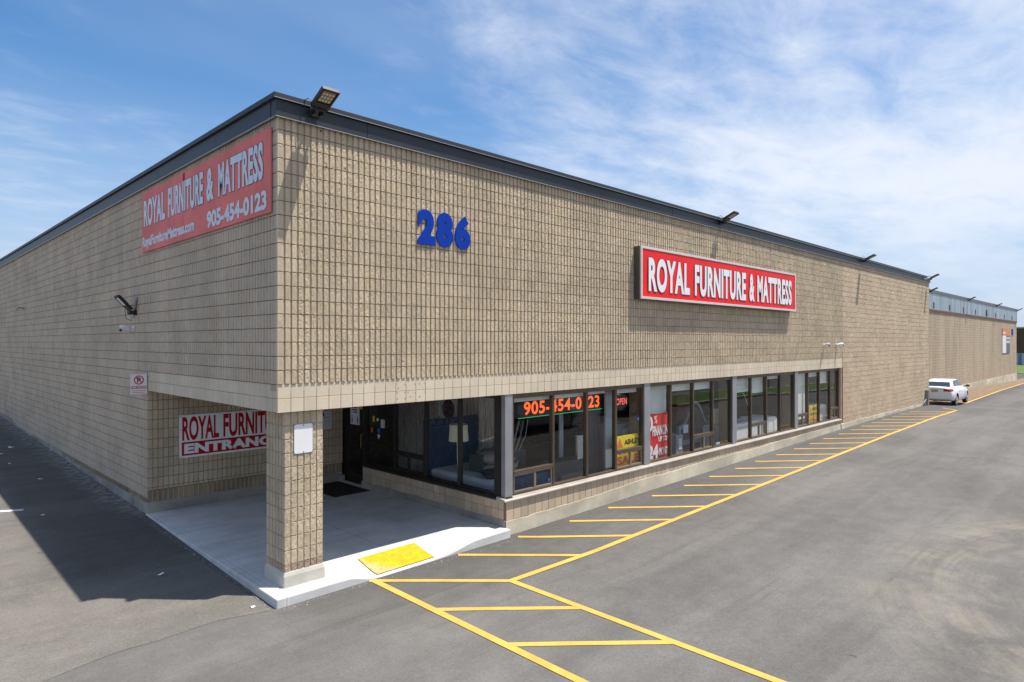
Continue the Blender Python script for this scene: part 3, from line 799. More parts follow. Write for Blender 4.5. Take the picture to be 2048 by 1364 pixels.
# ------------------------------------------------------------------ signs and numerals
# long box sign on the front
bs=thing('box_sign','long red illuminated box sign with white letters on the front wall','sign',(13.5,0,5.37))
sx0,sx1,sz0,sz1,sy=8.86,18.08,4.745,6.00,-.20
mb=MB();mb.box(sx0,sx1,sy+.012,.0,sz0,sz1);mb.build('sign_box',M['boxside'],bs)
mb=MB();t=.055
mb.box(sx0-.004,sx1+.004,sy-.012,sy+.03,sz1-t,sz1+.004);mb.box(sx0-.004,sx1+.004,sy-.012,sy+.03,sz0-.004,sz0+t);mb.box(sx0-.004,sx0+t,sy-.012,sy+.03,sz0+t,sz1-t);mb.box(sx1-t,sx1+.004,sy-.012,sy+.03,sz0+t,sz1-t)
mb.build('frame',M['whitebox'],bs,bevel=.004)
# slightly slack flexible face
V=[];F=[];nx_,nz_=60,10
for i in range(nx_+1):
    for j in range(nz_+1):
        a,b=i/nx_,j/nz_;bulge=.010*math.sin(math.pi*b)*math.sin(math.pi*a*7+1)+.006*math.sin(a*23+b*5)*math.sin(math.pi*b)
        V.append((sx0+t+a*(sx1-sx0-2*t),sy+.002+bulge*.5,sz0+t+b*(sz1-sz0-2*t)))
for i in range(nx_):
    for j in range(nz_):F.append((i*(nz_+1)+j,(i+1)*(nz_+1)+j,(i+1)*(nz_+1)+j+1,i*(nz_+1)+j+1))
mb=MB();mb.add(V,F);mb.build('face',M['red'],bs,smooth=True)
words=[('ROYAL',9.17,11.25),('FURNITURE',11.50,14.62),('&',14.83,15.13),('MATTRESS',15.37,17.72)]
words=[('ROYAL',9.17,11.10),('FURNITURE',11.36,14.35),('&',14.58,14.92),('MATTRESS',15.12,17.72)]
m1=MB();m2=MB()
for s_,a,b in words:
    put_text(m1,s_,a,b,4.93,5.76,on_front(sy-.0115),bold=.042,space=1.10,extrude=.01,th=.0015)
    put_text(m2,s_,a,b,4.93,5.76,on_front(sy-.011),bold=.035,space=1.02,grow=.016)
m1.build('lettering',M['whitesign'],bs);
# dark outline: same letters grown
m2=MB()
for s_,a,b in words:put_text(m2,s_,a-.014,b+.014,4.93-.014,5.76+.014,on_front(sy-.0102),bold=.060,space=1.10)
m2.build('letter_outline',M['navy'],bs)
# side banner on the left wall
sb=thing('wall_banner','faded red panel banner with pale letters high on the side wall','banner',(-.03,3.2,6.2))
mb=MB()
seams=[(.16,2.62,0),(2.62,3.80,.0),(3.80,6.25,.003)]
for a,b,o_ in seams:
    mb.box(-.034-o_,-.012-o_,a+.002,b-.002,5.585,6.815+(.012 if a>3 else 0))
mb.build('panel',M['redfade'],sb)
mb=MB();mb.box(-.0355,-.0345,3.77,3.80,6.20,6.80);mb.box(-.0357,-.0345,3.69,3.77,6.66,6.81);mb.build('torn_seam',M['reddark'],sb)
m1=MB();m2=MB()
for s_,a,b in[('ROYAL',-6.12,-4.78),('FURNITURE',-4.60,-2.78),('&',-2.62,-2.30),('MATTRESS',-2.10,-.40)]:
    put_text(m1,s_,a,b,6.10,6.66,on_left(-.0405),bold=.042,space=1.08)
    put_text(m2,s_,a-.012,b+.012,6.09,6.67,on_left(-.0390),bold=.058,space=1.08)
put_text(m1,'905-454-0123',-2.60,-.28,5.64,5.93,on_left(-.0405),bold=.045,space=1.0)
put_text(m1,'RoyalFurnitureMattress.com',-6.2,-3.2,5.63,5.90,on_left(-.0405),bold=.04,space=1.0)
m1.build('lettering',M['palesign'],sb);m2.build('letter_outline',M['navy'],sb)
# address numerals
for d_,a,b in(('2',2.46,2.83),('8',2.865,3.225),('6',3.285,3.635)):
    o=MB();put_text(o,d_,a-0.01,b,5.375,5.98,lambda u,v,w:(u,-.005-w,v),bold=.062,extrude=.05,th=.022)
    nm={'2':'two','8':'eight','6':'six'}[d_]
    tag(o.build('address_numeral',M['blue']),'large blue numeral %s of the street number on the front wall'%nm,'numeral','street number 286')
# sign at the back of the recess
es=thing('entrance_sign','white shop sign with red letters and red entrance band inside the recess','sign',(1.8,6.0,1.67))
mb=MB();mb.box(.61,3.06,5.975,6.018,1.21,2.13);mb.build('panel',M['whitesign'],es)
mb=MB();mb.box(.655,3.02,5.970,5.974,1.255,1.545);mb.build('band',M['reddark'],es)
m1=MB();put_text(m1,'ROYAL',.665,1.435,1.575,2.095,on_front(5.972),bold=.03);put_text(m1,'FURNITURE',1.53,3.0,1.575,2.095,on_front(5.972),bold=.03);m1.build('lettering',M['reddark'],es)
m1=MB();put_text(m1,'ENTRANCE',.70,2.86,1.29,1.51,on_front(5.966),bold=.055,space=1.05);m1.build('band_lettering',M['whitesign'],es)
mb=MB()
for x,z in[(.63,2.1),(.63,1.82),(.63,1.52),(.63,1.23),(1.2,1.235),(1.85,1.235),(1.47,2.105),(2.0,2.10)]:
    mb=MB();mb.cyl((x,5.974,z),(x,5.966,z),.009,8);mb.build('screw',M['black'],es)
# blank sign plate on the column
def plate(name,label,x0,x1,z0,z1,y,mat,r=.03):
    pts=[]
    for cx,cz,a0 in((x1-r,z1-r,0),(x0+r,z1-r,90),(x0+r,z0+r,180),(x1-r,z0+r,270)):
        for k_ in range(5):
            t=R(a0+k_*22.5);pts.append((cx+r*math.cos(t),cz+r*math.sin(t)))
    return pts
cp=thing('column_sign','blank white sign plate on the block column','sign',(.44,.1,2.28))
mb=MB();mb.prism(plate('','',.285,.592,2.055,2.50,0,None),.0915,.099,'y');mb.build('plate',M['alum'],cp)
mb=MB();mb.prism(plate('','',.293,.584,2.063,2.492,0,None),.0895,.0912,'y');mb.build('face',M['whitesign'],cp)
M['rust']=plain('rust',(.2,.08,.04),.8)
for z in(2.475,2.08):
    mb=MB();mb.cyl((.4385,.092,z),(.4385,.084,z),.009,8);mb.build('bolt',M['rust'],cp)
# fire-route sign projecting at the recess corner
fs=thing('fire_route_sign','no parking fire route sign standing out at the recess corner','sign',(-.16,6.0,2.85))
mb=MB();fx0,fx1,fz0,fz1=-.325,-.018,2.63,3.06;mb.prism(plate('','',fx0,fx1,fz0,fz1,0,None,.025),5.99,5.996,'y');mb.build('plate',M['whitesign'],fs)
mb=MB()
def disc(mb,cx,cz,r0,r1,y,n=28):
    V=[];F=[]
    for i in range(n):
        t=2*math.pi*i/n
        V+=[(cx+r0*math.cos(t),y,cz+r0*math.sin(t)),(cx+r1*math.cos(t),y,cz+r1*math.sin(t))]
    for i in range(n):F.append((2*i,2*i+1,(2*i+3)%(2*n),(2*i+2)%(2*n)))
    mb.add(V,F)
fcx,fcz=-.17,2.925
disc(mb,fcx,fcz,.072,.094,5.9885)
a=.075*math.cos(R(45));mb.quad((fcx-a-.008,5.9884,fcz+a-.008),(fcx-a+.008,5.9884,fcz+a+.008),(fcx+a+.008,5.9884,fcz-a+.008),(fcx+a-.008,5.9884,fcz-a-.008))
mb.quad((fx0+.012,5.9885,2.745),(fx1-.012,5.9885,2.745),(fx1-.012,5.9885,2.805),(fx0+.012,5.9885,2.805))
for z in(2.70,2.665):mb.quad((fx0+.03,5.9885,z),(fx1-.03,5.9885,z),(fx1-.03,5.9885,z+.010),(fx0+.03,5.9885,z+.010))
for zz in(fz0+.005,fz1-.009):mb.quad((fx0+.02,5.9886,zz),(fx1-.02,5.9886,zz),(fx1-.02,5.9886,zz+.004),(fx0+.02,5.9886,zz+.004))
mb.build('red_marks',plain('sign_red',(.50,.03,.03),.5),fs)
m1=MB();put_text(m1,'P',fcx-.032,fcx+.036,fcz-.055,fcz+.055,on_front(5.9888),bold=.03);m1.build('letter',M['black'],fs)
m1=MB();put_text(m1,'FIRE ROUTE',fx0+.022,fx1-.022,2.752,2.798,on_front(5.9875),bold=.03);m1.build('lettering',M['whitesign'],fs)
for z in(2.68,2.98):
    mb=MB();mb.box(-.02,.02,5.985,5.992,z,z+.02);mb.build('bracket',M['alum'],fs)
# unit number card beside the door
uc=thing('unit_card','grey unit number card on the recess wall near the door','notice',(4,6,1.75))
mb=MB();mb.box(3.72,4.25,6.002,6.018,1.50,1.965);mb.build('card',M['papershade'],uc)
m1=MB();put_text(m1,'1',3.985,4.03,1.83,1.92,on_front(6.0005),bold=.03);m1.quad((4.0,6.0005,1.80),(4.17,6.0005,1.80),(4.17,6.0005,1.806),(4.0,6.0005,1.806));m1.build('marking',M['black'],uc)
# notices on the door and side glass
nt=thing('door_notice','white safety notice taped to the dark entrance door','notice',(4.62,5.5,1.85))
mb=MB();mb.box(4.612,4.616,5.30,5.72,1.62,2.12);mb.build('sheet',M['paper'],nt)
m1=MB()
for i,z in enumerate((2.04,1.98,1.92)):m1.box(4.610,4.6115,5.40,5.68-.04*i,z,z+.028)
for y in(5.64,5.38):m1.box(4.610,4.6115,y-.022,y+.022,1.66,1.80);
for y in(5.64,5.38):m1.cyl((4.6115,y,1.83),(4.610,y,1.83),.018,10)
m1.build('print',M['black'],nt)
yn=MB();yn.box(4.612,4.617,5.17,5.33,2.03,2.16);tag(yn.build('yellow_notice',M['yellow']),'small yellow notice at the top of the entrance door','notice')
def sticker(name,label,mat,y,z,w,h,cat='sticker'):
    m=MB();m.box(4.655,4.658,y-w/2,y+w/2,z-h/2,z+h/2);tag(m.build(name,mat),label,cat,'stickers on the glass beside the door')
sticker('sticker','cream square sticker on the glass beside the door',M['yellow'],4.72,1.83,.09,.14)
sticker('sticker','white small sticker right of the cream one beside the door',M['paper'],4.55,1.82,.08,.07)
sticker('sticker','orange sticker low on the glass beside the door',M['orange'],4.80,1.55,.07,.12)
sticker('sticker','grey opening hours card on the glass beside the door',M['papershade'],4.33,1.74,.17,.2)
m=MB();m.cyl((4.655,4.50,1.56),(4.658,4.50,1.56),.065,20);tag(m.build('sticker',M['stickerblue']),'round blue sticker on the glass beside the door','sticker','stickers on the glass beside the door')
m=MB();m.prism([(4.44,1.46),(4.56,1.46),(4.50,1.34)],4.655,4.658,'x');tag(m.build('sticker',M['paper']),'pale triangular sticker under the round blue one','sticker','stickers on the glass beside the door')
# rubber mat
mb=MB();mb.box(3.48,4.42,4.52,5.98,.132,.146);tag(mb.build('door_mat',M['blackrough'],bevel=.004),'black rubber mat in front of the entrance door','mat')
# ------------------------------------------------------------------ lights and cameras
def floodlight(label,loc,rz,tilt=25,group='floodlights along the roof edge',L=.40,scale=1.,lens='lens'):
    t=thing('floodlight',label,'floodlight',loc,rz,group)
    T=Matrix.Rotation(R(-tilt),4,'X')
    Mt=Matrix.Translation((0,-.10,.02))@T
    m=MB();w_=.125
    m.box(-w_,w_,-L,-.13,0,.035,Mt);m.box(-w_,w_,-.13,-.02,-.015,.055,Mt)
    for s_ in(-1,1):m.box(s_*w_-.012,s_*w_+.012,-L-.012,-.02,-.012,.045,Mt)
    m.box(-w_,w_,-L-.014,-L,-.012,.045,Mt)
    for k_ in range(7):
        x=-w_+.03+k_*.032;m.box(x-.006,x+.006,-L+.02,-.14,.035,.062,Mt)
    m.build('housing',M['black'],t,False,bevel=.004)
    m=MB();m.box(-w_+.028,w_-.028,-L+.035,-.16,-.005,.0,Mt);le=m.build('led_panel',M[lens],t,False)
    m=MB();m.box(-.09,.09,-.02,.0,-.07,.05);m.box(-.07,-.05,-.14,-.02,-.05,.03);m.box(.05,.07,-.14,-.02,-.05,.03);m.cyl((-.1,-.12,0),(.1,-.12,0),.022,10);m.build('bracket',M['black'],t,False,bevel=.003)
    m=MB();m.tube([(-.06,-.1,.09),(-.13,-.05,.16),(-.17,-.01,.14),(-.18,.0,.05)],.007,6);m.build('cable',M['black'],t,False)
    return t
fl1=floodlight('black floodlight on the roof edge nearest the building corner',(.53,-.095,7.10),0)
def flood_copy(label,loc,rz=0):
    c=copy_tree(fl1);c.location=loc;c.rotation_euler=(0,0,rz);c['label']=label;return c
flood_copy('black floodlight on the roof edge above the long red box sign',(13.05,-.09,7.12))
flood_copy('black floodlight on the roof edge above the plain end wall',(25.5,-.09,7.12))
flood_copy('black floodlight at the far end of the shop roof beside a white camera',(36.45,-.09,7.12))
AY=2.03
for x,lab in((45.9,'black floodlight on the annex roof nearest the shop'),(58.3,'second black floodlight along the annex roof'),(70.6,'third black floodlight along the annex roof'),(83.3,'black floodlight at the far right end of the annex roof')):
    flood_copy(lab,(x,AY-.11,7.08))
fs_=floodlight('black floodlight on a bracket on the shaded side wall',(-.01,6.83,4.36),R(-90),48,'wall lights on the side wall',lens='lenscool')
m=MB();m.tube([(-.02,6.72,4.62),(-.02,6.76,4.48),(-.03,6.82,4.38)],.014);m.box(-.02,.0,6.69,6.75,4.60,4.68);o=m.build('conduit',M['elec']);o.parent=fs_;o.matrix_parent_inverse=(Matrix.Translation(fs_.location)@Matrix.Rotation(R(-90),4,'Z')).inverted()
m=MB();m.tube([(-.22,6.80,4.40),(-.20,6.80,4.22),(-.10,6.80,4.17),(-.05,6.81,4.25),(-.03,6.82,4.34)],.006);o=m.build('cable_loop',M['black']);o.parent=fs_;o.matrix_parent_inverse=(Matrix.Translation(fs_.location)@Matrix.Rotation(R(-90),4,'Z')).inverted()
def bullet(label,loc,rz,s=1.):
    t=thing('security_camera',label,'camera',loc,rz,'white security cameras on the walls')
    Mr=Matrix.Rotation(R(-14),3,'X')
    m=MB();m.ell((0,-.16*s,.0),(.052*s,.13*s,.055*s),14,10,Mr);m.build('body',M['white'],t,False,smooth=True)
    m=MB();m.cyl((0,0,-.01),(0,-.10*s,-.01),.028*s,12,.022*s);m.cyl((0,.0,-.01),(0,-.015,-.01),.05*s,14);m.build('mount',M['white'],t,False)
    m=MB();m.cyl((0,-.255*s,-.05*s),(0,-.275*s,-.055*s),.026*s,12);m.build('lens',M['black'],t,False)
    return t
bullet('white dome-nosed security camera under the side wall floodlight',(0,7.02,4.02),R(-70),1.1)
bullet('white security camera above the last windows, the one nearer the corner',(21.25,0,3.62),R(-25))
bullet('white security camera above the end of the lintel',(22.55,0,3.62),R(35))
bullet('white security camera on the far end of the roof fascia',(35.7,-.06,7.08),R(-20))
m=MB();m.tube([(0,20.8,4.95),(-.16,20.7,4.98),(-.22,20.65,4.90)],.02);m.box(-.02,.0,20.72,20.88,4.88,5.02);tag(m.build('wall_bracket',M['elec']),'small dark metal bracket far along the side wall','bracket')
eb=thing('meter_box','grey electrical box with conduits at the foot of the end wall','electrical box',(36.1,-.1,.34))
m=MB();m.box(36.0,36.4,-.17,-.01,.66,1.14);m.build('box',M['elec'],eb,bevel=.01)
m=MB()
for x in(35.5,36.05,36.3):m.tube([(x,-.08,.2),(x,-.08,.64 if x>35.9 else .5)],.03)
m.tube([(35.5,-.08,.5),(35.75,-.08,.60),(35.98,-.08,.66)],.025);m.build('conduit',M['elec'],eb)
# ------------------------------------------------------------------ annex and distant buildings
A=thing('annex_building','long lower block annex with galvanised cladding beyond the parked car','building',(60,2.03,0))
m=MB();m.box(36.9,83.7,AY,14,-1.2,5.88);m.build('wall',M['annexwall'],A)
m=MB();m.box(36.9,83.72,AY-.05,13.9,5.93,7.02);cl=m.build('cladding',M['clad'],A)
for x in np.arange(42.5,83,4.7):
    m=MB();m.box(x,x+.22,AY-.075,AY-.045,6.0,6.42);m.build('scupper',M['black'],cl)
m=MB();m.box(66.1,66.5,AY-.09,AY-.06,6.0,6.55);m.build('torn_flap',M['navy'],cl)
m=MB();m.box(36.9,83.74,AY-.06,AY+.1,5.80,5.93);m.build('flashing',plain('rust_flashing',(.16,.07,.045),.7),A)
m=MB();m.box(36.9,83.8,AY-.09,13.9,7.02,7.24);m.build('fascia',plain('annex_fascia',(.10,.105,.115),.5),A)
m=MB()
xs=np.arange(36.9,83.8,1.3)
m.box(36.9,83.72,AY-.03,AY+.1,-1.2,.36);m.build('foundation',M['found'],A)
an=thing('annex_sign','orange and white poster sign near the far end of the annex','sign',(76.5,AY,3.8))
m=MB();m.box(74.6,79.0,AY-.05,AY,4.35,5.05);m.build('orange_panel',plain('sign_orange',(.62,.20,.07),.5),an)
m=MB();m.box(74.6,76.7,AY-.05,AY,2.62,4.345);m.build('white_panel',M['whitesign'],an)
m=MB();m.box(76.72,79.0,AY-.05,AY,2.62,4.345);gpn=m.build('grey_panel',plain('sign_grey',(.10,.11,.13),.5),an)
m=MB();m.box(76.8,78.9,AY-.055,AY-.051,4.0,4.2);m.box(76.8,78.9,AY-.055,AY-.051,3.6,3.85);m.build('pale_stripe',M['papershade'],gpn)
m=MB();m.box(74.8,76.2,AY-.055,AY-.051,4.5,4.72);m.build('pale_mark',M['palesign'],an)
m=MB();put_text(m,'1',80.3,81.1,4.45,5.06,lambda u,v,w_:(u,AY-.005-w_,v),bold=.03,extrude=.05,th=.05);tag(m.build('address_numeral',M['blue']),'blue numeral beside the orange poster on the annex','numeral')
fb=thing('brown_building','dark brown brick building in the distance at the right edge','building',(150,40,0))
def ray_block(m,x0,x1,y0,y1,z0,z1):m.box(x0,x1,y0,y1,z0,z1)
m=MB();m.box(150,210,9,40,1.6,6.3);m.build('wall',plain('brown_brick',(.085,.052,.036),.9,var=.15),fb)
m=MB();m.box(149.9,210.1,8.9,40.1,6.3,6.55);m.build('parapet',M['kerb'],fb)
m=MB();m.box(150,210,9.05,40,-1.2,1.6);dk=m.build('base',plain('pale_dock_band',(.36,.40,.48),.7),fb)
m=MB()
for y in np.arange(9.5,36,1.4):m.box(149.95,150.0,y,y+.5,-1.0,1.55)
m.build('dock_stripe',plain('blue_stripe',(.13,.17,.30),.7),dk)
m=MB();m.box(160,163,18,21,6.5,9.2);m.build('chimney',M['elec'],fb)
# shrubs in front of it
def shrub(label,x,y,h,r):
    m=MB();V=[];F=[]
    z=float(g(x,y))
    for i in range(260):
        t=random.uniform(0,2*math.pi);u=random.random();rr=r*math.sqrt(random.random())*(1-.55*u)
        c_=Vector((x+rr*math.cos(t),y+rr*math.sin(t),z+.1+h*u));a_=Vector((random.gauss(0,1),random.gauss(0,1),random.gauss(0,1))).normalized()*.16;b_=a_.orthogonal().normalized()*.10
        k_=len(V);V+=[c_-a_,c_+b_,c_+a_,c_-b_];F.append((k_,k_+1,k_+2,k_+3))
    m.add(V,F);tr=thing('shrub',label,'shrub',(x,y,z))
    m.build('foliage',plain('shrub_leaves',(.05,.09,.018),.8,var=.35,scale=3),tr,recalc=False)
    m=MB();m.tube([(x,y,z),(x+.03,y,z+.3*h),(x+.1,y+.05,z+.7*h)],[.05,.04,.02]);m.build('stem',M['brownboard'],tr)
shrub('small green shrub on the far lawn at the right edge',112,7.6,1.3,.9)
# ------------------------------------------------------------------ vehicles
def wheel(par,x,y,r,side,world):
    t=MB();w_=.20
    t.lathe([(r*.68,-w_/2),(r*.93,-w_/2),(r,-w_/2+.03),(r,w_/2-.03),(r*.93,w_/2),(r*.68,w_/2)],(x,y,r),28,'y')
    o=t.build('wheel',M['tyre'],par,False,smooth=False)
    m=MB();yo=y+side*(w_/2+.006);m.lathe([(r*.72,-side*.01),(r*.68,side*.006),(r*.62,-side*.004),(.03,-side*.004)],(x,yo,r),28,'y')
    for k_ in range(5):
        a_=2*math.pi*k_/5
        Mx=Matrix.Translation((x,yo,r))@Matrix.Rotation(a_,4,'Y');m.box(-.035,.035,-.012,.014,.03,r*.66,Mx)
    m.cyl((x,yo-side*.01,r),(x,yo+side*.025,r),.05,12);m.build('rim',M['rim'],o,False)
def car(label,paint,loc,rz,kind='sedan',group=None,name='sedan_car'):
    """car along +x (nose), rear bumper at x=0, wheels on z=0"""
    t=thing(name,label,'car',loc,rz,group)
    if kind=='sedan':
        L,Wd,zb,bel,roof=4.52,.885,.20,.93,1.43;xr,xf,wr=.98,3.66,.325
        st=[(.0,.70,.46,.80,.98),(.015,.79,.40,.87,1.04),(.10,.845,.33,.91,1.07),(.3,.87,.28,.94,1.08),(.6,.885,.25,.96,1.07),(1.0,.89,.22,.96,1.04),(1.7,.89,.20,.95,1.02),(2.4,.89,.20,.94,1.0),(3.0,.89,.20,.93,.99),(3.5,.885,.20,.90,.95),(3.9,.87,.21,.85,.90),(4.2,.83,.24,.78,.83),(4.40,.75,.28,.68,.74),(4.50,.64,.34,.58,.64),(4.52,.52,.40,.52,.56)]
        green=dict(b=[(.60,.755,1.07),(1.05,.775,1.05),(2.9,.775,1.01),(3.50,.73,.98)],tp=[(1.30,.545,1.355),(1.62,.57,1.415),(2.35,.575,1.425),(2.62,.56,1.39)])
    else:
        L,Wd,zb,bel,roof=4.7,.92,.25,1.05,1.68;xr,xf,wr=.92,3.72,.37
        st=[(.0,.78,.45,.74,.98),(.08,.84,.38,.86,1.05),(.30,.90,.27,.98,1.09),(.8,.92,.25,1.02,1.09),(2.2,.92,.25,1.03,1.07),(3.1,.92,.25,1.02,1.08),(3.6,.905,.26,.98,1.05),(4.2,.86,.28,.86,.96),(4.55,.76,.32,.72,.82),(4.7,.60,.38,.62,.72)]
        green=dict(b=[(.16,.80,1.08),(.8,.82,1.07),(3.0,.82,1.06),(3.75,.77,1.05)],tp=[(.45,.66,1.62),(.9,.68,1.67),(2.5,.68,1.68),(2.85,.66,1.63)])
    V=[];F=[];n_=0
    for x,w_,z0,zb_,zd in st:
        half=[(w_*.80,z0),(w_*.95,z0+.06),(w_,z0+(zb_-z0)*.45),(w_*.985,z0+(zb_-z0)*.75),(w_*.93,zb_),(w_*.80,zb_+(zd-zb_)*.7),(w_*.45,zd),(0,zd+.012)]
        pr=[(x,-a_,b_) for a_,b_ in half]+[(x,a_,b_) for a_,b_ in half[-2::-1]]
        n_=len(pr);V+=pr
    ns=len(st)
    for i in range(ns-1):
        for k_ in range(n_-1):F.append((i*n_+k_,(i+1)*n_+k_,(i+1)*n_+k_+1,i*n_+k_+1))
        F.append((i*n_+n_-1,(i+1)*n_+n_-1,(i+1)*n_,i*n_))
    F+=[tuple(range(n_)),tuple(range((ns-1)*n_,ns*n_))]
    m=MB();m.add(V,F);bo=m.build('body',paint,t,False,smooth=True)
    bo.parent=None
    sm=bo.modifiers.new('s','SUBSURF');sm.levels=3;sm.render_levels=3
    cut=MB()
    for s_ in(-1,1):
        for xw in(xr,xf):cut.cyl((xw,s_*(Wd-.30),wr+.015),(xw,s_*(Wd+.3),wr+.015),wr+.045,40)
    cu=cut.build('cut',M['black'])
    bl=bo.modifiers.new('c','BOOLEAN');bl.operation='DIFFERENCE';bl.object=cu;bl.solver='EXACT'
    bpy.context.view_layer.update();dg=bpy.context.evaluated_depsgraph_get()
    me=bpy.data.meshes.new_from_object(bo.evaluated_get(dg));bo.modifiers.clear();old=bo.data;bo.data=me;bo.parent=t
    bpy.data.objects.remove(cu);bpy.data.meshes.remove(old)
    me.materials.clear();me.materials.append(paint);me.materials.append(M['black'])
    for p_ in me.polygons:
        if abs(p_.center.y)<Wd-.02 and p_.center.z<wr*2+.12 and min(math.hypot(p_.center.x-xw,p_.center.z-wr-.015) for xw in(xr,xf))<wr+.05:p_.material_index=1
        else:p_.material_index=0
    def patch_on(nm,mat,test,off=.006):
        vs={};VV=[];FF=[]
        for p_ in me.polygons:
            if test(p_.center,p_.normal):
                f_=[]
                for vi in p_.vertices:
                    if vi not in vs:
                        v=me.vertices[vi];vs[vi]=len(VV);VV.append(v.co+v.normal*off)
                    f_.append(vs[vi])
                FF.append(tuple(f_))
        if FF:
            mm=MB();mm.add([tuple(v) for v in VV],FF);mm.build(nm,mat,t,False,recalc=False,smooth=True)
    zt=.90 if kind=='sedan' else 1.0
    for s_ in(-1,1):
        patch_on('tail_light',M['taillight'],lambda c_,n_:c_.x<.34 and c_.y*s_>.42 and zt-.075+.12*max(0,c_.x)<c_.z<zt+.065 and n_.z<.75)
        patch_on('headlight',M['headlight'],lambda c_,n_:c_.x>L-.55 and c_.y*s_>.40 and zt-.27<c_.z<zt-.10)
    patch_on('lower_grille',M['black'],lambda c_,n_:c_.x>L-.12 and abs(c_.y)<.5 and .40<c_.z<.52)
    patch_on('reflector',M['taillight'],lambda c_,n_:c_.x<.2 and .52<c_.y<.78 and .50<c_.z<.535)
    # cabin
    gb,gt=green['b'],green['tp'];V=[];F=[]
    base=[(x,-w_,z) for x,w_,z in gb]+[(x,w_,z) for x,w_,z in gb[::-1]]
    topr=[(x,-w_,z) for x,w_,z in gt]+[(x,w_,z) for x,w_,z in gt[::-1]]
    V=[(x,y,z-.08) for x,y,z in base]+topr
    F=[(i,(i+1)%8,8+(i+1)%8,8+i) for i in range(8)]+[(8,9,14,15),(9,10,13,14),(10,11,12,13)]
    m=MB();m.add(V,F);ca=m.build('cabin',paint,t,False,bevel=.085,seg=4,smooth=True)
    def lerp(a_,b_,s_):return tuple(p_+(q_-p_)*s_ for p_,q_ in zip(a_,b_))
    def panel(bl,br,tr_,tl,inl,inr,inb,int_,off,nm):
        bl2=lerp(lerp(bl,br,inl),lerp(tl,tr_,inl),inb);br2=lerp(lerp(br,bl,inr),lerp(tr_,tl,inr),inb);tr2=lerp(lerp(tr_,tl,inr),lerp(br,bl,inr),int_);tl2=lerp(lerp(tl,tr_,inl),lerp(bl,br,inl),int_)
        q=[Vector(p_) for p_ in(bl2,br2,tr2,tl2)];nn=(q[1]-q[0]).cross(q[3]-q[0]).normalized();ctr=Vector((L/2,0,1.1))
        if nn.dot(q[0]-ctr)<0:nn=-nn
        m=MB();m.add([p_+nn*off for p_ in q]+[p_-nn*.01 for p_ in q],[(0,1,2,3),(0,4,5,1),(1,5,6,2),(2,6,7,3),(3,7,4,0)]);m.build(nm,M['carglass'],t,False)
    Bq=lambda i,s_:(gb[i][0],s_*gb[i][1],gb[i][2]-.04);Tq=lambda i,s_:(gt[i][0],s_*gt[i][1],gt[i][2])
    panel(Bq(0,1),Bq(0,-1),Tq(0,-1),Tq(0,1),.09,.09,.17,.24,.012,'rear_window')
    panel(Bq(3,1),Bq(3,-1),Tq(3,-1),Tq(3,1),.07,.07,.08,.08,.012,'windscreen')
    for s_ in(-1,1):
        panel(Bq(0,s_),Bq(1,s_),Tq(1,s_),Tq(0,s_),.45,.05,.22,.12,.010,'side_window')
        mid=lerp(Bq(1,s_),Bq(2,s_),.5);mt=lerp(Tq(1,s_),Tq(2,s_),.5)
        panel(Bq(1,s_),mid,mt,Tq(1,s_),.03,.04,.22,.10,.010,'side_window')
        panel(mid,Bq(2,s_),Tq(2,s_),mt,.04,.03,.22,.10,.010,'side_window')
        panel(Bq(2,s_),Bq(3,s_),Tq(3,s_),Tq(2,s_),.05,.45,.22,.12,.010,'side_window')
        # lights, mirror, wheels, arches
        m=MB();m.ell((gb[3][0]-.42,s_*(Wd+.09),gb[2][2]+.03),(.085,.10,.07),12,8);m.tube([(gb[3][0]-.40,s_*(Wd-.10),gb[2][2]-.02),(gb[3][0]-.42,s_*(Wd+.05),gb[2][2]+.01)],.02);m.build('wing_mirror',M['black'],t,False,smooth=True)
        for xw in(xr,xf):
            wheel(t,xw,s_*(Wd-.14),wr,s_,False)
        m=MB()
        for xd in((1.55,2.05) if kind=='sedan' else (1.5,2.1)):m.box(xd-.09+.0,xd+.09,s_*(Wd-.01)-.02,s_*(Wd-.01)+.02,.80,.83)
        m.build('door_handle',paint,t,False,bevel=.006)
    m=MB();m.box(-.012,.04,-.16,.16,.78,.92);m.build('licence_plate',plain('licence_plate',(.30,.31,.29),.5),t,False)
    if kind=='sedan':
        m=MB();m.box(-.006,.03,-.40,.40,.935,.955);m.build('boot_trim',M['chrome'],t,False)
    return t
c0=car('white sedan parked nose away from the camera just past the end wall','',(0,0,0),0) if False else None
car('white sedan parked facing away just past the end of the block wall',M['carwhite'],(37.45,-.14,float(g(38.5,-.3))-.01),0)
car('silver suv parked across the drive, mirrored in the first shop windows',M['carsilver'],(12.6,-9.0,float(g(14,-9))),R(0),'suv','vehicles parked across the drive',name='suv_car')
car('dark suv parked across the drive behind the silver one',M['cardark'],(20.6,-9.3,float(g(22,-9))),R(0),'suv','vehicles parked across the drive',name='suv_car')
car('silver suv parked beyond the kerbed grass strip',M['carsilver'],(42.5,-13.6,float(g(44,-13))),R(0),'suv','vehicles parked across the drive',name='suv_car')
#INTERIOR-BEGIN
# ------------------------------------------------------------------ things shown behind the glass
FZ=.15
def solid(name,mat,label,cat,*boxes,bevel=.004,group=None):
    m=MB()
    for b_ in boxes:m.box(*b_)
    return tag(m.build(name,mat,bevel=bevel),label,cat,group)
# weathered timber display wall seen through the recess glass
solid('timber_partition',M['timber'],'weathered striped timber display wall behind the recess windows','display wall',(6.60,6.68,2.1,6.68,FZ,2.76))
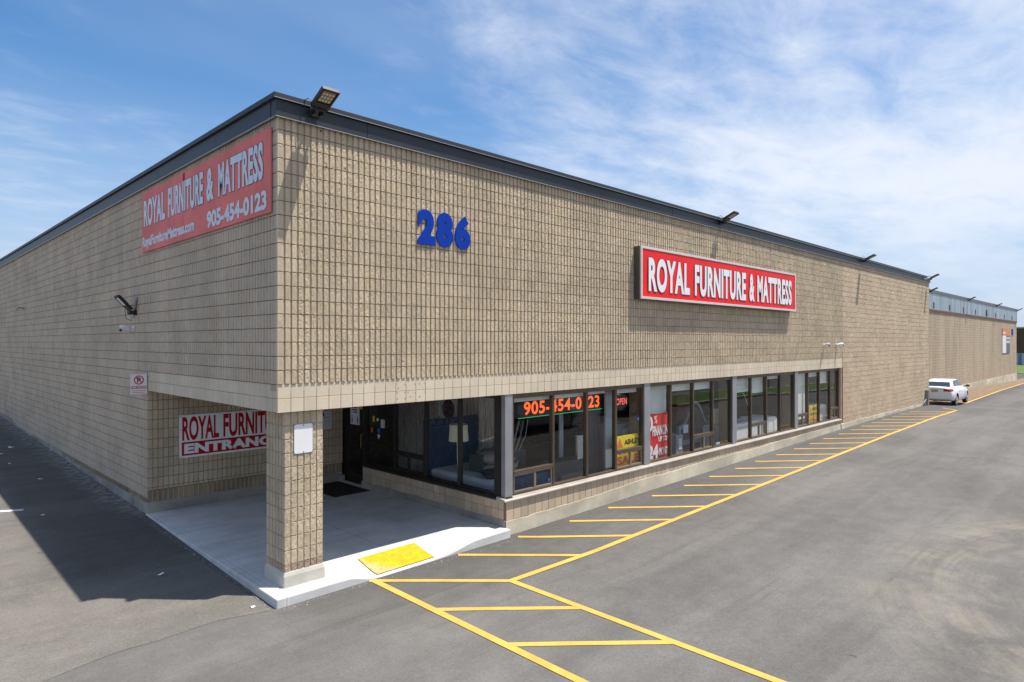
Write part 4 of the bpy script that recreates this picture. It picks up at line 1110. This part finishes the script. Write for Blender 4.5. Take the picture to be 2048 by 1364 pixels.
# slatted round mirror on it
t=thing('round_mirror','round wall mirror with a slatted pale ring on the timber wall','mirror',(6.55,4.19,1.97))
m=MB();m.cyl((6.598,4.19,1.97),(6.585,4.19,1.97),.27,36);m.build('glass',M['mirror'],t)
m=MB()
for r0,r1 in((.265,.305),(.385,.425)):
    V=[];F=[];n_=40
    for i in range(n_):
        a_=2*math.pi*i/n_
        for r in(r0,r1):
            for x in(6.597,6.565):V.append((x,4.19+r*math.cos(a_),1.97+r*math.sin(a_)))
    for i in range(n_):
        j=(i+1)%n_
        for q in((0,1,3,2),):pass
        F+=[(4*i,4*i+1,4*j+1,4*j),(4*i+2,4*j+2,4*j+3,4*i+3),(4*i+1,4*i+3,4*j+3,4*j+1)]
    m.add(V,F)
for i in range(48):
    a_=2*math.pi*i/48;Mx=Matrix.Translation((6.58,4.19,1.97))@Matrix.Rotation(a_,4,'X');m.box(-.012,.012,.30,.39,-.014,.014,Mx)
m.build('ring',M['mirrorring'],t)
# blue buttoned bed
bd=thing('blue_bed','dark blue buttoned velvet bed with pale mattress in the corner window','bed',(5.75,1.9,FZ))
def tufted(mb,x0,x1,z0,z1,yf,yb,nx=9,nz=7,dep=.035):
    px,pz=nx*8,nz*8;V=[];F=[]
    for i in range(px+1):
        for j in range(pz+1):
            a=i/px*nx;b=j/pz*nz
            d=0
            ra=(a+ (0.5 if int(round(b))%2 else 0));
            du=abs(ra-round(ra));dv=abs(b-round(b));d+=math.exp(-(du*du+dv*dv)/.02)
            e=abs(((a+b/2)%1)-.5);f_=abs(((a-b/2)%1)-.5);d+=.35*(math.exp(-(.5-e)**2/.006)+math.exp(-(.5-f_)**2/.006))
            V.append((x0+(x1-x0)*i/px,yf+dep*min(d,1.2),z0+(z1-z0)*j/pz))
    for i in range(px):
        for j in range(pz):F.append((i*(pz+1)+j,(i+1)*(pz+1)+j,(i+1)*(pz+1)+j+1,i*(pz+1)+j+1))
    mb.add(V,F);mb.box(x0,x1,yf+dep*.9,yb,z0,z1);return mb
m=MB();tufted(m,4.98,6.56,FZ,1.90,3.02,3.16,8,9,.03);m.build('headboard',M['bluefab'],bd,smooth=False)
m=MB();tufted(m,5.02,6.52,FZ,.84,.66,.80,9,4,.025);m.build('footboard',M['bluefab'],bd)
m=MB();m.box(4.98,5.08,.80,3.0,FZ,.58);m.box(6.46,6.56,.80,3.0,FZ,.58);m.box(5.08,6.46,.82,2.98,.3,.45);m.build('side_rail',M['bluefab'],bd,bevel=.02)
m=MB();m.box(5.06,6.48,.83,3.0,.46,.80);m.build('mattress',M['matt'],bd,bevel=.07,seg=4)
def cushion(name,mat,label,c,r,rot=(0,0,0),cat='pillow'):
    from mathutils import Euler
    Mr=Euler(rot).to_matrix();m=MB();V=[];F=[];nu,nv=20,12
    for j in range(nv+1):
        ph=math.pi*j/nv
        for i in range(nu):
            t_=2*math.pi*i/nu
            sp_=lambda v,e:math.copysign(abs(v)**e,v)
            p_=Vector((r[0]*sp_(math.sin(ph),.7)*sp_(math.cos(t_),.45),r[1]*sp_(math.sin(ph),.7)*sp_(math.sin(t_),.45),r[2]*math.cos(ph)))
            V.append(Mr@p_+Vector(c))
    for j in range(nv):
        for i in range(nu):F.append((j*nu+i,(j+1)*nu+i,(j+1)*nu+(i+1)%nu,j*nu+(i+1)%nu))
    m.add(V,F);return tag(m.build(name,mat,smooth=True),label,cat)
cushion('pillow',M['pillow'],'large pale brown pillow on the blue bed, upper of two',(5.95,1.75,1.10),(.42,.30,.16),(0,R(4),R(10)))
cushion('pillow',M['pillow'],'flatter pale pillow under the upper one on the blue bed',(5.98,1.70,.89),(.46,.32,.10),(0,0,R(6)))
cushion('cushion',M['dark'],'black cushion lying at the foot end of the blue bed',(5.50,1.20,.88),(.36,.22,.09),(R(8),0,R(-15)),'cushion')
t=thing('nightstand','small dark nightstand with blue top at the foot of the bed','nightstand',(5.1,.62,FZ))
m=MB();m.box(4.86,5.16,.40,.62,FZ,.70);m.build('carcass',M['greydk'],t,bevel=.01);m=MB();m.box(4.85,5.17,.39,.63,.70,.725);m.build('top',plain('blue_top',(.02,.10,.2),.4),t)
def lamp(label,x,y,zt,zb,r):
    t=thing('floor_lamp',label,'lamp',(x,y,FZ))
    m=MB();V=[];n_=28;m.cyl((x,y,zb),(x,y,zt),r,n_,r*.90,cap=False);m.cyl((x,y,zt-.01),(x,y,zt-.008),r*.9,n_);m.build('shade',M['shade'],t,smooth=False)
    m=MB();h=zb-FZ
    for s_ in(-1,1):
        P=[];rad=[]
        for i in range(22):
            u=i/21;P.append((x+s_*.055*math.sin(u*math.pi*1.0)**2*(1 if u>.5 else .25)+.03*math.sin(u*4),y+s_*.02*math.sin(u*5),FZ+.03+u*(h+.05)));rad.append(.011)
        m.tube(P,rad,8)
    m.build('stem',M['chrome'],t,smooth=True)
    m=MB();m.lathe([(.001,0),(.15,0),(.15,.015),(.03,.04),(.001,.04)],(x,y,FZ),28);m.build('base',M['chrome'],t)
lamp('chrome floor lamp with cream drum shade in front of the blue bed',4.90,1.80,1.93,1.58,.215)
lamp('floor lamp with cream shade beside the arched grey bed',14.30,.78,1.66,1.22,.17)
# scrolling message display
t=thing('led_display','black message display with orange 905-454-0123 hung behind the first shop windows','led display',(6.85,.55,2.3))
m=MB();m.box(5.45,8.34,.55,.63,2.10,2.50);m.build('case',M['black'],t,bevel=.01)
m=MB();put_text(m,'905-454-0123',5.63,8.22,2.165,2.445,on_front(.545),bold=.02,space=1.08);m.build('lettering',M['ledorange'],t)
m=MB();m.box(5.46,8.33,.545,.549,2.108,2.118);m.box(5.46,8.33,.545,.549,2.487,2.490);m.build('border',M['ledgreen'],t)
m=MB()
for x in(5.7,8.1):m.tube([(x,.6,2.5),(x,.6,2.78)],.006,6)
m.build('hanger',M['black'],t)
t=thing('open_sign','red glowing open sign on a dark oval board in the window','open sign',(8.93,.42,2.26))
m=MB();m.lathe([(.001,-.02),(.30,-.02),(.30,.02),(.001,.02)],(0,0,0),32,'y');
V=m.V[0]*np.array([1,1,.62])+np.array([8.93,.44,2.25]);m.V=[V];m.build('board',M['greydk'],t)
m=MB();put_text(m,'OPEN',8.72,9.15,2.175,2.335,on_front(.41),bold=.012,space=1.1);m.build('lettering',M['neon'],t)
# first bay furnishings
t=thing('dark_dresser','dark dresser with carved crest and ring handles behind the first window','dresser',(6.1,1.9,FZ))
m=MB();m.box(5.5,6.9,1.7,2.15,FZ,1.20);m.build('carcass',M['greydk'],t,bevel=.012)
m=MB()
for i in range(9):m.ell((5.6+i*.15,1.92,1.24),(.075,.03,.06),10,6)
m.build('crest',M['greydk'],t)
m=MB()
for x in(5.85,6.55):
    for z in(.95,.62):disc_=[]; m.tube([(x+.07*math.cos(a_),1.685,z+.07*math.sin(a_)) for a_ in np.linspace(0,2*math.pi,17)],.006,6)
m.build('ring_handle',M['chrome'],t)
solid('low_chest',M['greydk'],'low black chest under the message display','chest',(6.6,7.62,.55,.95,FZ,1.02))
t=thing('pattern_screen','narrow standing pale patterned panel near the middle of the first windows','panel',(7.1,.6,FZ))
m=MB();m.box(7.36,7.58,.50,.54,1.03,1.56);m.build('panel',plain('speckled_silver',(.36,.40,.38),.5,var=.55,scale=26),t)
m=MB();m.box(7.34,7.36,.49,.55,1.02,1.58);m.box(7.58,7.60,.49,.55,1.02,1.58);m.build('frame',M['chrome'],t)
solid('white_post',M['greyboard'],'slim pale upright board behind the second window','board',(7.30,7.44,1.0,1.03,.9,2.4))
def drape(mb,x0,x1,y,z0,z1,amp=.035,nw=7,n=60):
    V=[];F=[]
    for i in range(n+1):
        u=i/n
        for j,z in enumerate(np.linspace(z0,z1,6)):
            V.append((x0+(x1-x0)*u+.02*math.sin(j*1.3)*(1-j/5),y+amp*math.sin(u*nw*2*math.pi)*(1-.25*j/5),z))
    for i in range(n):
        for j in range(5):F.append((i*6+j,(i+1)*6+j,(i+1)*6+j+1,i*6+j+1))
    mb.add(V,F)
m=MB();drape(m,7.85,8.50,.74,FZ+.4,2.05);tag(m.build('curtain',M['curtain'],recalc=False,smooth=True),'dark hanging curtain beside the tall pale board','curtain')
solid('tall_board',M['greyboard'],'tall pale grey board standing beside the dark curtain','board',(8.33,8.58,.44,.49,FZ,2.70))
m=MB()
for dx_ in(0,.12,.25):m.tube([(5.30+dx_,.36,2.10),(5.16+dx_*1.2,.33,1.80),(5.02+dx_*.8,.30,1.50-.05*dx_)],[.018,.022,.016],6)
tag(m.build('plastic_straps',M['plastic']),'clear plastic strips hanging below the message display','plastic wrap')
t=thing('grey_cabinet','pale grey cabinet with a paper tag behind the open sign','cabinet',(9.2,.95,FZ))
m=MB();m.box(8.9,9.80,.75,1.3,FZ,1.60);m.build('carcass',M['greywood'],t,bevel=.01);m=MB();m.box(8.87,9.83,.72,1.32,1.60,1.64);m.build('top',M['greywood'],t,bevel=.006);m=MB();m.box(9.46,9.66,.735,.742,1.18,1.50);m.build('tag',M['paper'],t)
def sale_sign(label,x0,x1,z0,z1,y):
    t=thing('sale_sign',label,'sale sign',((x0+x1)/2,y,z0),0,'yellow sale signs in the windows')
    h=z1-z0;w_=x1-x0
    m=MB();m.box(x0,x1,y,y+.012,z0,z1);m.build('card',M['yellow'],t)
    m=MB();m.quad((x0+.02*w_,y-.002,z0+h*.62),(x0+.30*w_,y-.002,z0+h*.62),(x0+.16*w_,y-.002,z0+h*.93));m.build('triangle',M['orange'],t)
    m=MB();put_text(m,'ASHLEY',x0+.34*w_,x0+.97*w_,z0+h*.68,z0+h*.86,on_front(y-.003),bold=.045);put_text(m,'FURNITURE',x0+.04*w_,x0+.97*w_,z0+h*.39,z0+h*.56,on_front(y-.003),bold=.025);m.build('black_lettering',M['black'],t)
    m=MB();put_text(m,'SALE',x0+.05*w_,x0+.95*w_,z0+h*.06,z0+h*.33,on_front(y-.003),bold=.05);m.build('sale_lettering',plain('sale_red',(.75,.10,.02),.5),t)
sale_sign('yellow furniture sale sign standing below the open sign',8.42,9.46,.72,1.46,.22)
sale_sign('yellow furniture sale sign standing in the last group of windows',20.50,21.32,.72,1.36,.25)
# finance banner with blind above
t=thing('finance_banner','red finance banner with white numbers hung in the window beside the grey post','banner',(10.15,.25,.7))
V=[];F=[]
for i in range(25):
    for j in range(13):
        u,v=i/24,j/12;V.append((9.70+1.28*u,.262+.012*math.sin(u*5+v*2),.64+v*(1.27-.05*math.sin(u*3.1))))
for i in range(24):
    for j in range(12):F.append((i*13+j,(i+1)*13+j,(i+1)*13+j+1,i*13+j+1))
m=MB();m.add(V,F);m.build('cloth',M['redbanner'],t,recalc=False,smooth=True)
m=MB()
for s_,a,b,c_,d_,bo in[('0',9.80,10.05,1.43,1.82,.04),('%',10.12,10.26,1.62,1.82,.01),('FINANCING',10.04,10.88,1.30,1.56,.04),('UP TO',10.32,10.72,1.14,1.27,.045),('24',9.82,10.31,.72,1.08,.05),('MONTHS',10.34,10.92,.78,.98,.035)]:
    put_text(m,s_,a,b,c_,d_,on_front(.240),bold=bo)
m.build('lettering',M['whitesign'],t)
def blind(label,x0,x1,z0,y=.24):
    t=thing('roller_blind',label,'blind',((x0+x1)/2,y,z0),0,'roller blinds behind the shop windows')
    m=MB();m.box(x0,x1,y,y+.004,z0,2.62);m.build('fabric',M['blind'],t)
    m=MB();m.box(x0,x1,y-.006,y+.010,z0-.018,z0);m.cyl((x0,y+.02,2.64),(x1,y+.02,2.64),.025,12);m.build('rail',M['white'],t)
blind('long cream blind above the red finance banner',9.70,10.78,1.86,.30)
for a,b,z,l in[(4.9,6.0,2.52,'barely lowered blind over the first window from the corner post'),(6.1,7.13,2.52,'barely lowered blind over the second window from the corner post'),(7.22,7.9,2.54,'barely lowered blind over the window with the dark curtain'),(8.3,9.2,2.50,'barely lowered blind over the open sign'),(10.72,11.72,2.42,'slightly lowered blind above the left half of the arched bed'),(11.86,12.75,2.40,'slightly lowered blind above the right half of the arched bed'),(14.33,15.22,2.18,'quarter lowered blind above the white sofa, left one'),(15.40,16.25,2.10,'quarter lowered blind above the white sofa, right one'),(16.5,17.45,2.50,'barely lowered blind over the white armchair'),(18.96,19.80,.95,'fully lowered cream blind just right of the third grey post'),(20.0,20.9,2.44,'slightly lowered blind above the far yellow sale sign'),(21.1,21.95,2.15,'quarter lowered blind above the farthest white armchair')]:blind(l,a+.12+(.13 if a>10 else 0),b+.12+(.13 if a>10 else 0),z)
# arched grey bed
t=thing('arched_bed','grey painted bed with a tall arched headboard behind the second group of windows','bed',(13.9,1.3,FZ))
px=[12.93+1.94*i/40 for i in range(41)]
def arch(x):
    u=abs((x-13.9)/.97)
    return 1.28+.62*math.cos(min(u/.62,1)*math.pi/2) if u<.62 else 1.28-.10*((u-.62)/.38)
def archpoly(off):
    return [(x,arch(x)-off) for x in px]
top=archpoly(0)
m=MB();n_=41;V=[(x,1.18,z) for x,z in top]+[(x,1.18,z-.11) for x,z in top]+[(x,1.26,z) for x,z in top]+[(x,1.26,z-.11) for x,z in top];F=[]
for i in range(40):F+=[(i,i+1,n_+i+1,n_+i),(i,2*n_+i,2*n_+i+1,i+1),(n_+i,n_+i+1,3*n_+i+1,3*n_+i)]
m.add(V,F);m.box(12.91,13.0,1.17,1.27,FZ,1.20);m.box(14.80,14.89,1.17,1.27,FZ,1.20);m.box(13.0,14.80,1.18,1.26,.62,.76);m.build('frame',M['greywood'],t)
m=MB();V=[(x,1.22,z-.11) for x,z in top]+[(x,1.22,.76) for x,z in top];F=[(i,i+1,n_+i+1,n_+i) for i in range(40)];m.add(V,F);m.build('panel',M['greydk'],t,recalc=False)
m=MB();m.box(13.15,13.42,1.165,1.178,.98,1.22);m.build('tag',M['paper'],t)
m=MB();m.box(13.0,14.8,1.30,3.3,.35,.72);m.build('mattress',M['greysofa'],t,bevel=.05)
t=thing('grey_dresser','grey dresser end with a white tag left of the arched bed','dresser',(11.9,.8,FZ))
m=MB();m.box(11.70,12.06,.55,1.1,FZ,1.12);m.build('carcass',M['greywood'],t,bevel=.01);m=MB();m.box(11.82,11.98,.538,.548,.72,1.02);m.build('tag',M['paper'],t)
solid('orange_chest',M['chest'],'orange brown wooden cabinet deep behind the second grey post','cabinet',(16.2,17.2,3.2,3.7,.9,2.6))
# white leather seats
def seat(name,label,x0,x1,y0,h,cat,arm=.22):
    t=thing(name,label,cat,((x0+x1)/2,y0+.4,FZ))
    m=MB();m.box(x0+arm,x1-arm,y0,y0+.20,FZ+.06,h-.04);m.build('back',M['leather'],t,bevel=.05,seg=3)
    m=MB();k_=max(1,int((x1-x0-2*arm)/.7))
    for i in range(k_):
        a=x0+arm+(x1-x0-2*arm)*i/k_;b=x0+arm+(x1-x0-2*arm)*(i+1)/k_
        m.box(a+.01,b-.01,y0-.015,y0+.24,h-.16,h)
    m.build('back_roll',M['leather'],t,bevel=.06,seg=3)
    for a in(x0,x1-arm):
        m=MB();m.box(a,a+arm,y0-.01,y0+.9,FZ+.05,h-.02);m.build('arm',M['leather'],t,bevel=.09,seg=4)
    m=MB();m.box(x0+arm,x1-arm,y0+.2,y0+.88,FZ+.1,.58);m.build('seat',M['leather'],t,bevel=.05)
    m=MB()
    for a in(x0+.06,x1-.1):
        for b in(y0+.05,y0+.8):m.box(a,a+.05,b,b+.05,FZ,FZ+.07)
    m.build('feet',M['black'],t)
seat('white_sofa','white leather sofa seen from behind right of the second grey post',14.40,17.0,.50,1.12,'sofa',.30)
seat('white_armchair','white armchair seen from behind beside the white sofa',17.15,18.25,.48,1.16,'armchair',.34)
seat('white_armchair','white high-backed armchair at the far end of the windows',22.15,23.08,.52,1.26,'armchair',.34)
cushion('cushion',M['greysofa'],'dark grey rounded cushion behind the white sofa back, left one',(14.95,1.25,1.18),(.42,.2,.22),(0,0,0),'cushion')
cushion('cushion',M['greysofa'],'dark grey rounded cushion behind the white sofa back, right one',(15.75,1.30,1.20),(.45,.2,.22),(0,0,0),'cushion')
t=thing('arc_lamp','thin curved metal arc lamp rising above the white sofa','lamp',(16.6,.6,FZ))
m=MB();m.tube([(16.55,.65,FZ+.02),(16.5,.65,1.25),(16.35,.65,1.6),(16.05,.65,2.0),(15.6,.65,2.3),(15.2,.65,2.42)],.012,8);m.build('arm',M['chrome'],t,smooth=True)
m=MB();m.lathe([(.001,0),(.14,0),(.14,.02),(.001,.03)],(16.55,.65,FZ),24);m.build('base',M['chrome'],t)
m=MB();m.lathe([(.02,.12),(.05,.10),(.13,.0),(.12,.0),(.04,.09),(.02,.1)],(15.2,.65,2.32),24);m.build('shade',M['chrome'],t)
for x,z,lab in((9.22,1.83,'tiny round blue sticker on the window beside the first grey bay post'),(5.95,.83,'tiny round blue sticker on the low sliding pane by the corner')):
    m=MB();m.cyl((x,.119,z),(x,.122,z),.035,16);tag(m.build('window_sticker',M['stickerblue']),lab,'sticker')
solid('blue_card',plain('pale_blue_card',(.35,.6,.75),.6),'small pale blue card on the sill under the second lamp','card',(13.3,13.52,.19,.2,.71,.79))
#INTERIOR-END
# ------------------------------------------------------------------ litter and grit
m=MB();V=[];F=[]
def pebble(x,y,r):
    z=float(g(x,y))+r*.2;k_=len(V);a_=random.uniform(0,3)
    for i in range(4):V.append((x+r*math.cos(a_+i*1.57)*random.uniform(.7,1.2),y+r*math.sin(a_+i*1.57)*random.uniform(.7,1.2),z))
    V.append((x,y,z+r*.7));V.append((x,y,z-r*.5))
    for i in range(4):F.append((k_+i,k_+(i+1)%4,k_+4));F.append((k_+(i+1)%4,k_+i,k_+5))
for i in range(900):
    q=random.random()
    if q<.50:pebble(-.03-abs(random.gauss(0,.20)),random.uniform(6,26),random.uniform(.004,.013))
    elif q<.62:pebble(-.13-abs(random.gauss(0,.05)),random.uniform(-.2,5.9),random.uniform(.004,.013))
    elif q<.85:pebble(random.uniform(4.6,30),-.03-abs(random.gauss(0,.10)),random.uniform(.003,.011))
    else:pebble(random.uniform(-.1,4.5),-.27-abs(random.gauss(0,.06)),random.uniform(.003,.010))
m.add(V,F);tag(m.build('gravel',plain('pale_gravel',(.40,.37,.32),.9,var=.3,scale=15),recalc=False),'loose pale grit gathered along the wall foot','gravel',kind='stuff')
sp=[(-.87,16.93,.16,'crumpled white paper scrap lying farthest along the side drive'),(-1.28,15.83,.14,'white paper scrap at the left edge of the side drive'),(-1.28,13.96,.07,'tiny white paper scrap in the shade of the side drive'),(-1.02,11.17,.10,'small white paper scrap midway along the shaded drive'),(-.06,15.6,.10,'white scrap caught against the foot of the side wall'),(-.05,13.1,.16,'crumpled white wrapper against the side wall foot'),(-1.58,7.31,.07,'tiny white scrap on the drive near the painted white line'),(-.88,2.2,.09,'pale flat scrap in the shade left of the slab'),(-.34,.05,.07,'pale stone chip beside the slab corner')]
for x,y,s_,lab in sp:
    s_*=.72
    m=MB();n_=9;z=float(g(x,y))
    V=[];F=[]
    for i in range(4):
        for j in range(4):V.append((x+(i/3-.5)*s_*1.3+random.gauss(0,.1*s_),y+(j/3-.5)*s_+random.gauss(0,.1*s_),z+.012+abs(random.gauss(0,.14*s_))))
    for i in range(3):
        for j in range(3):F.append((i*4+j,(i+1)*4+j,(i+1)*4+j+1,i*4+j+1))
    m.add(V,F);tag(m.build('paper_scrap',M['paper'],recalc=False),lab,'litter','litter on the side drive')
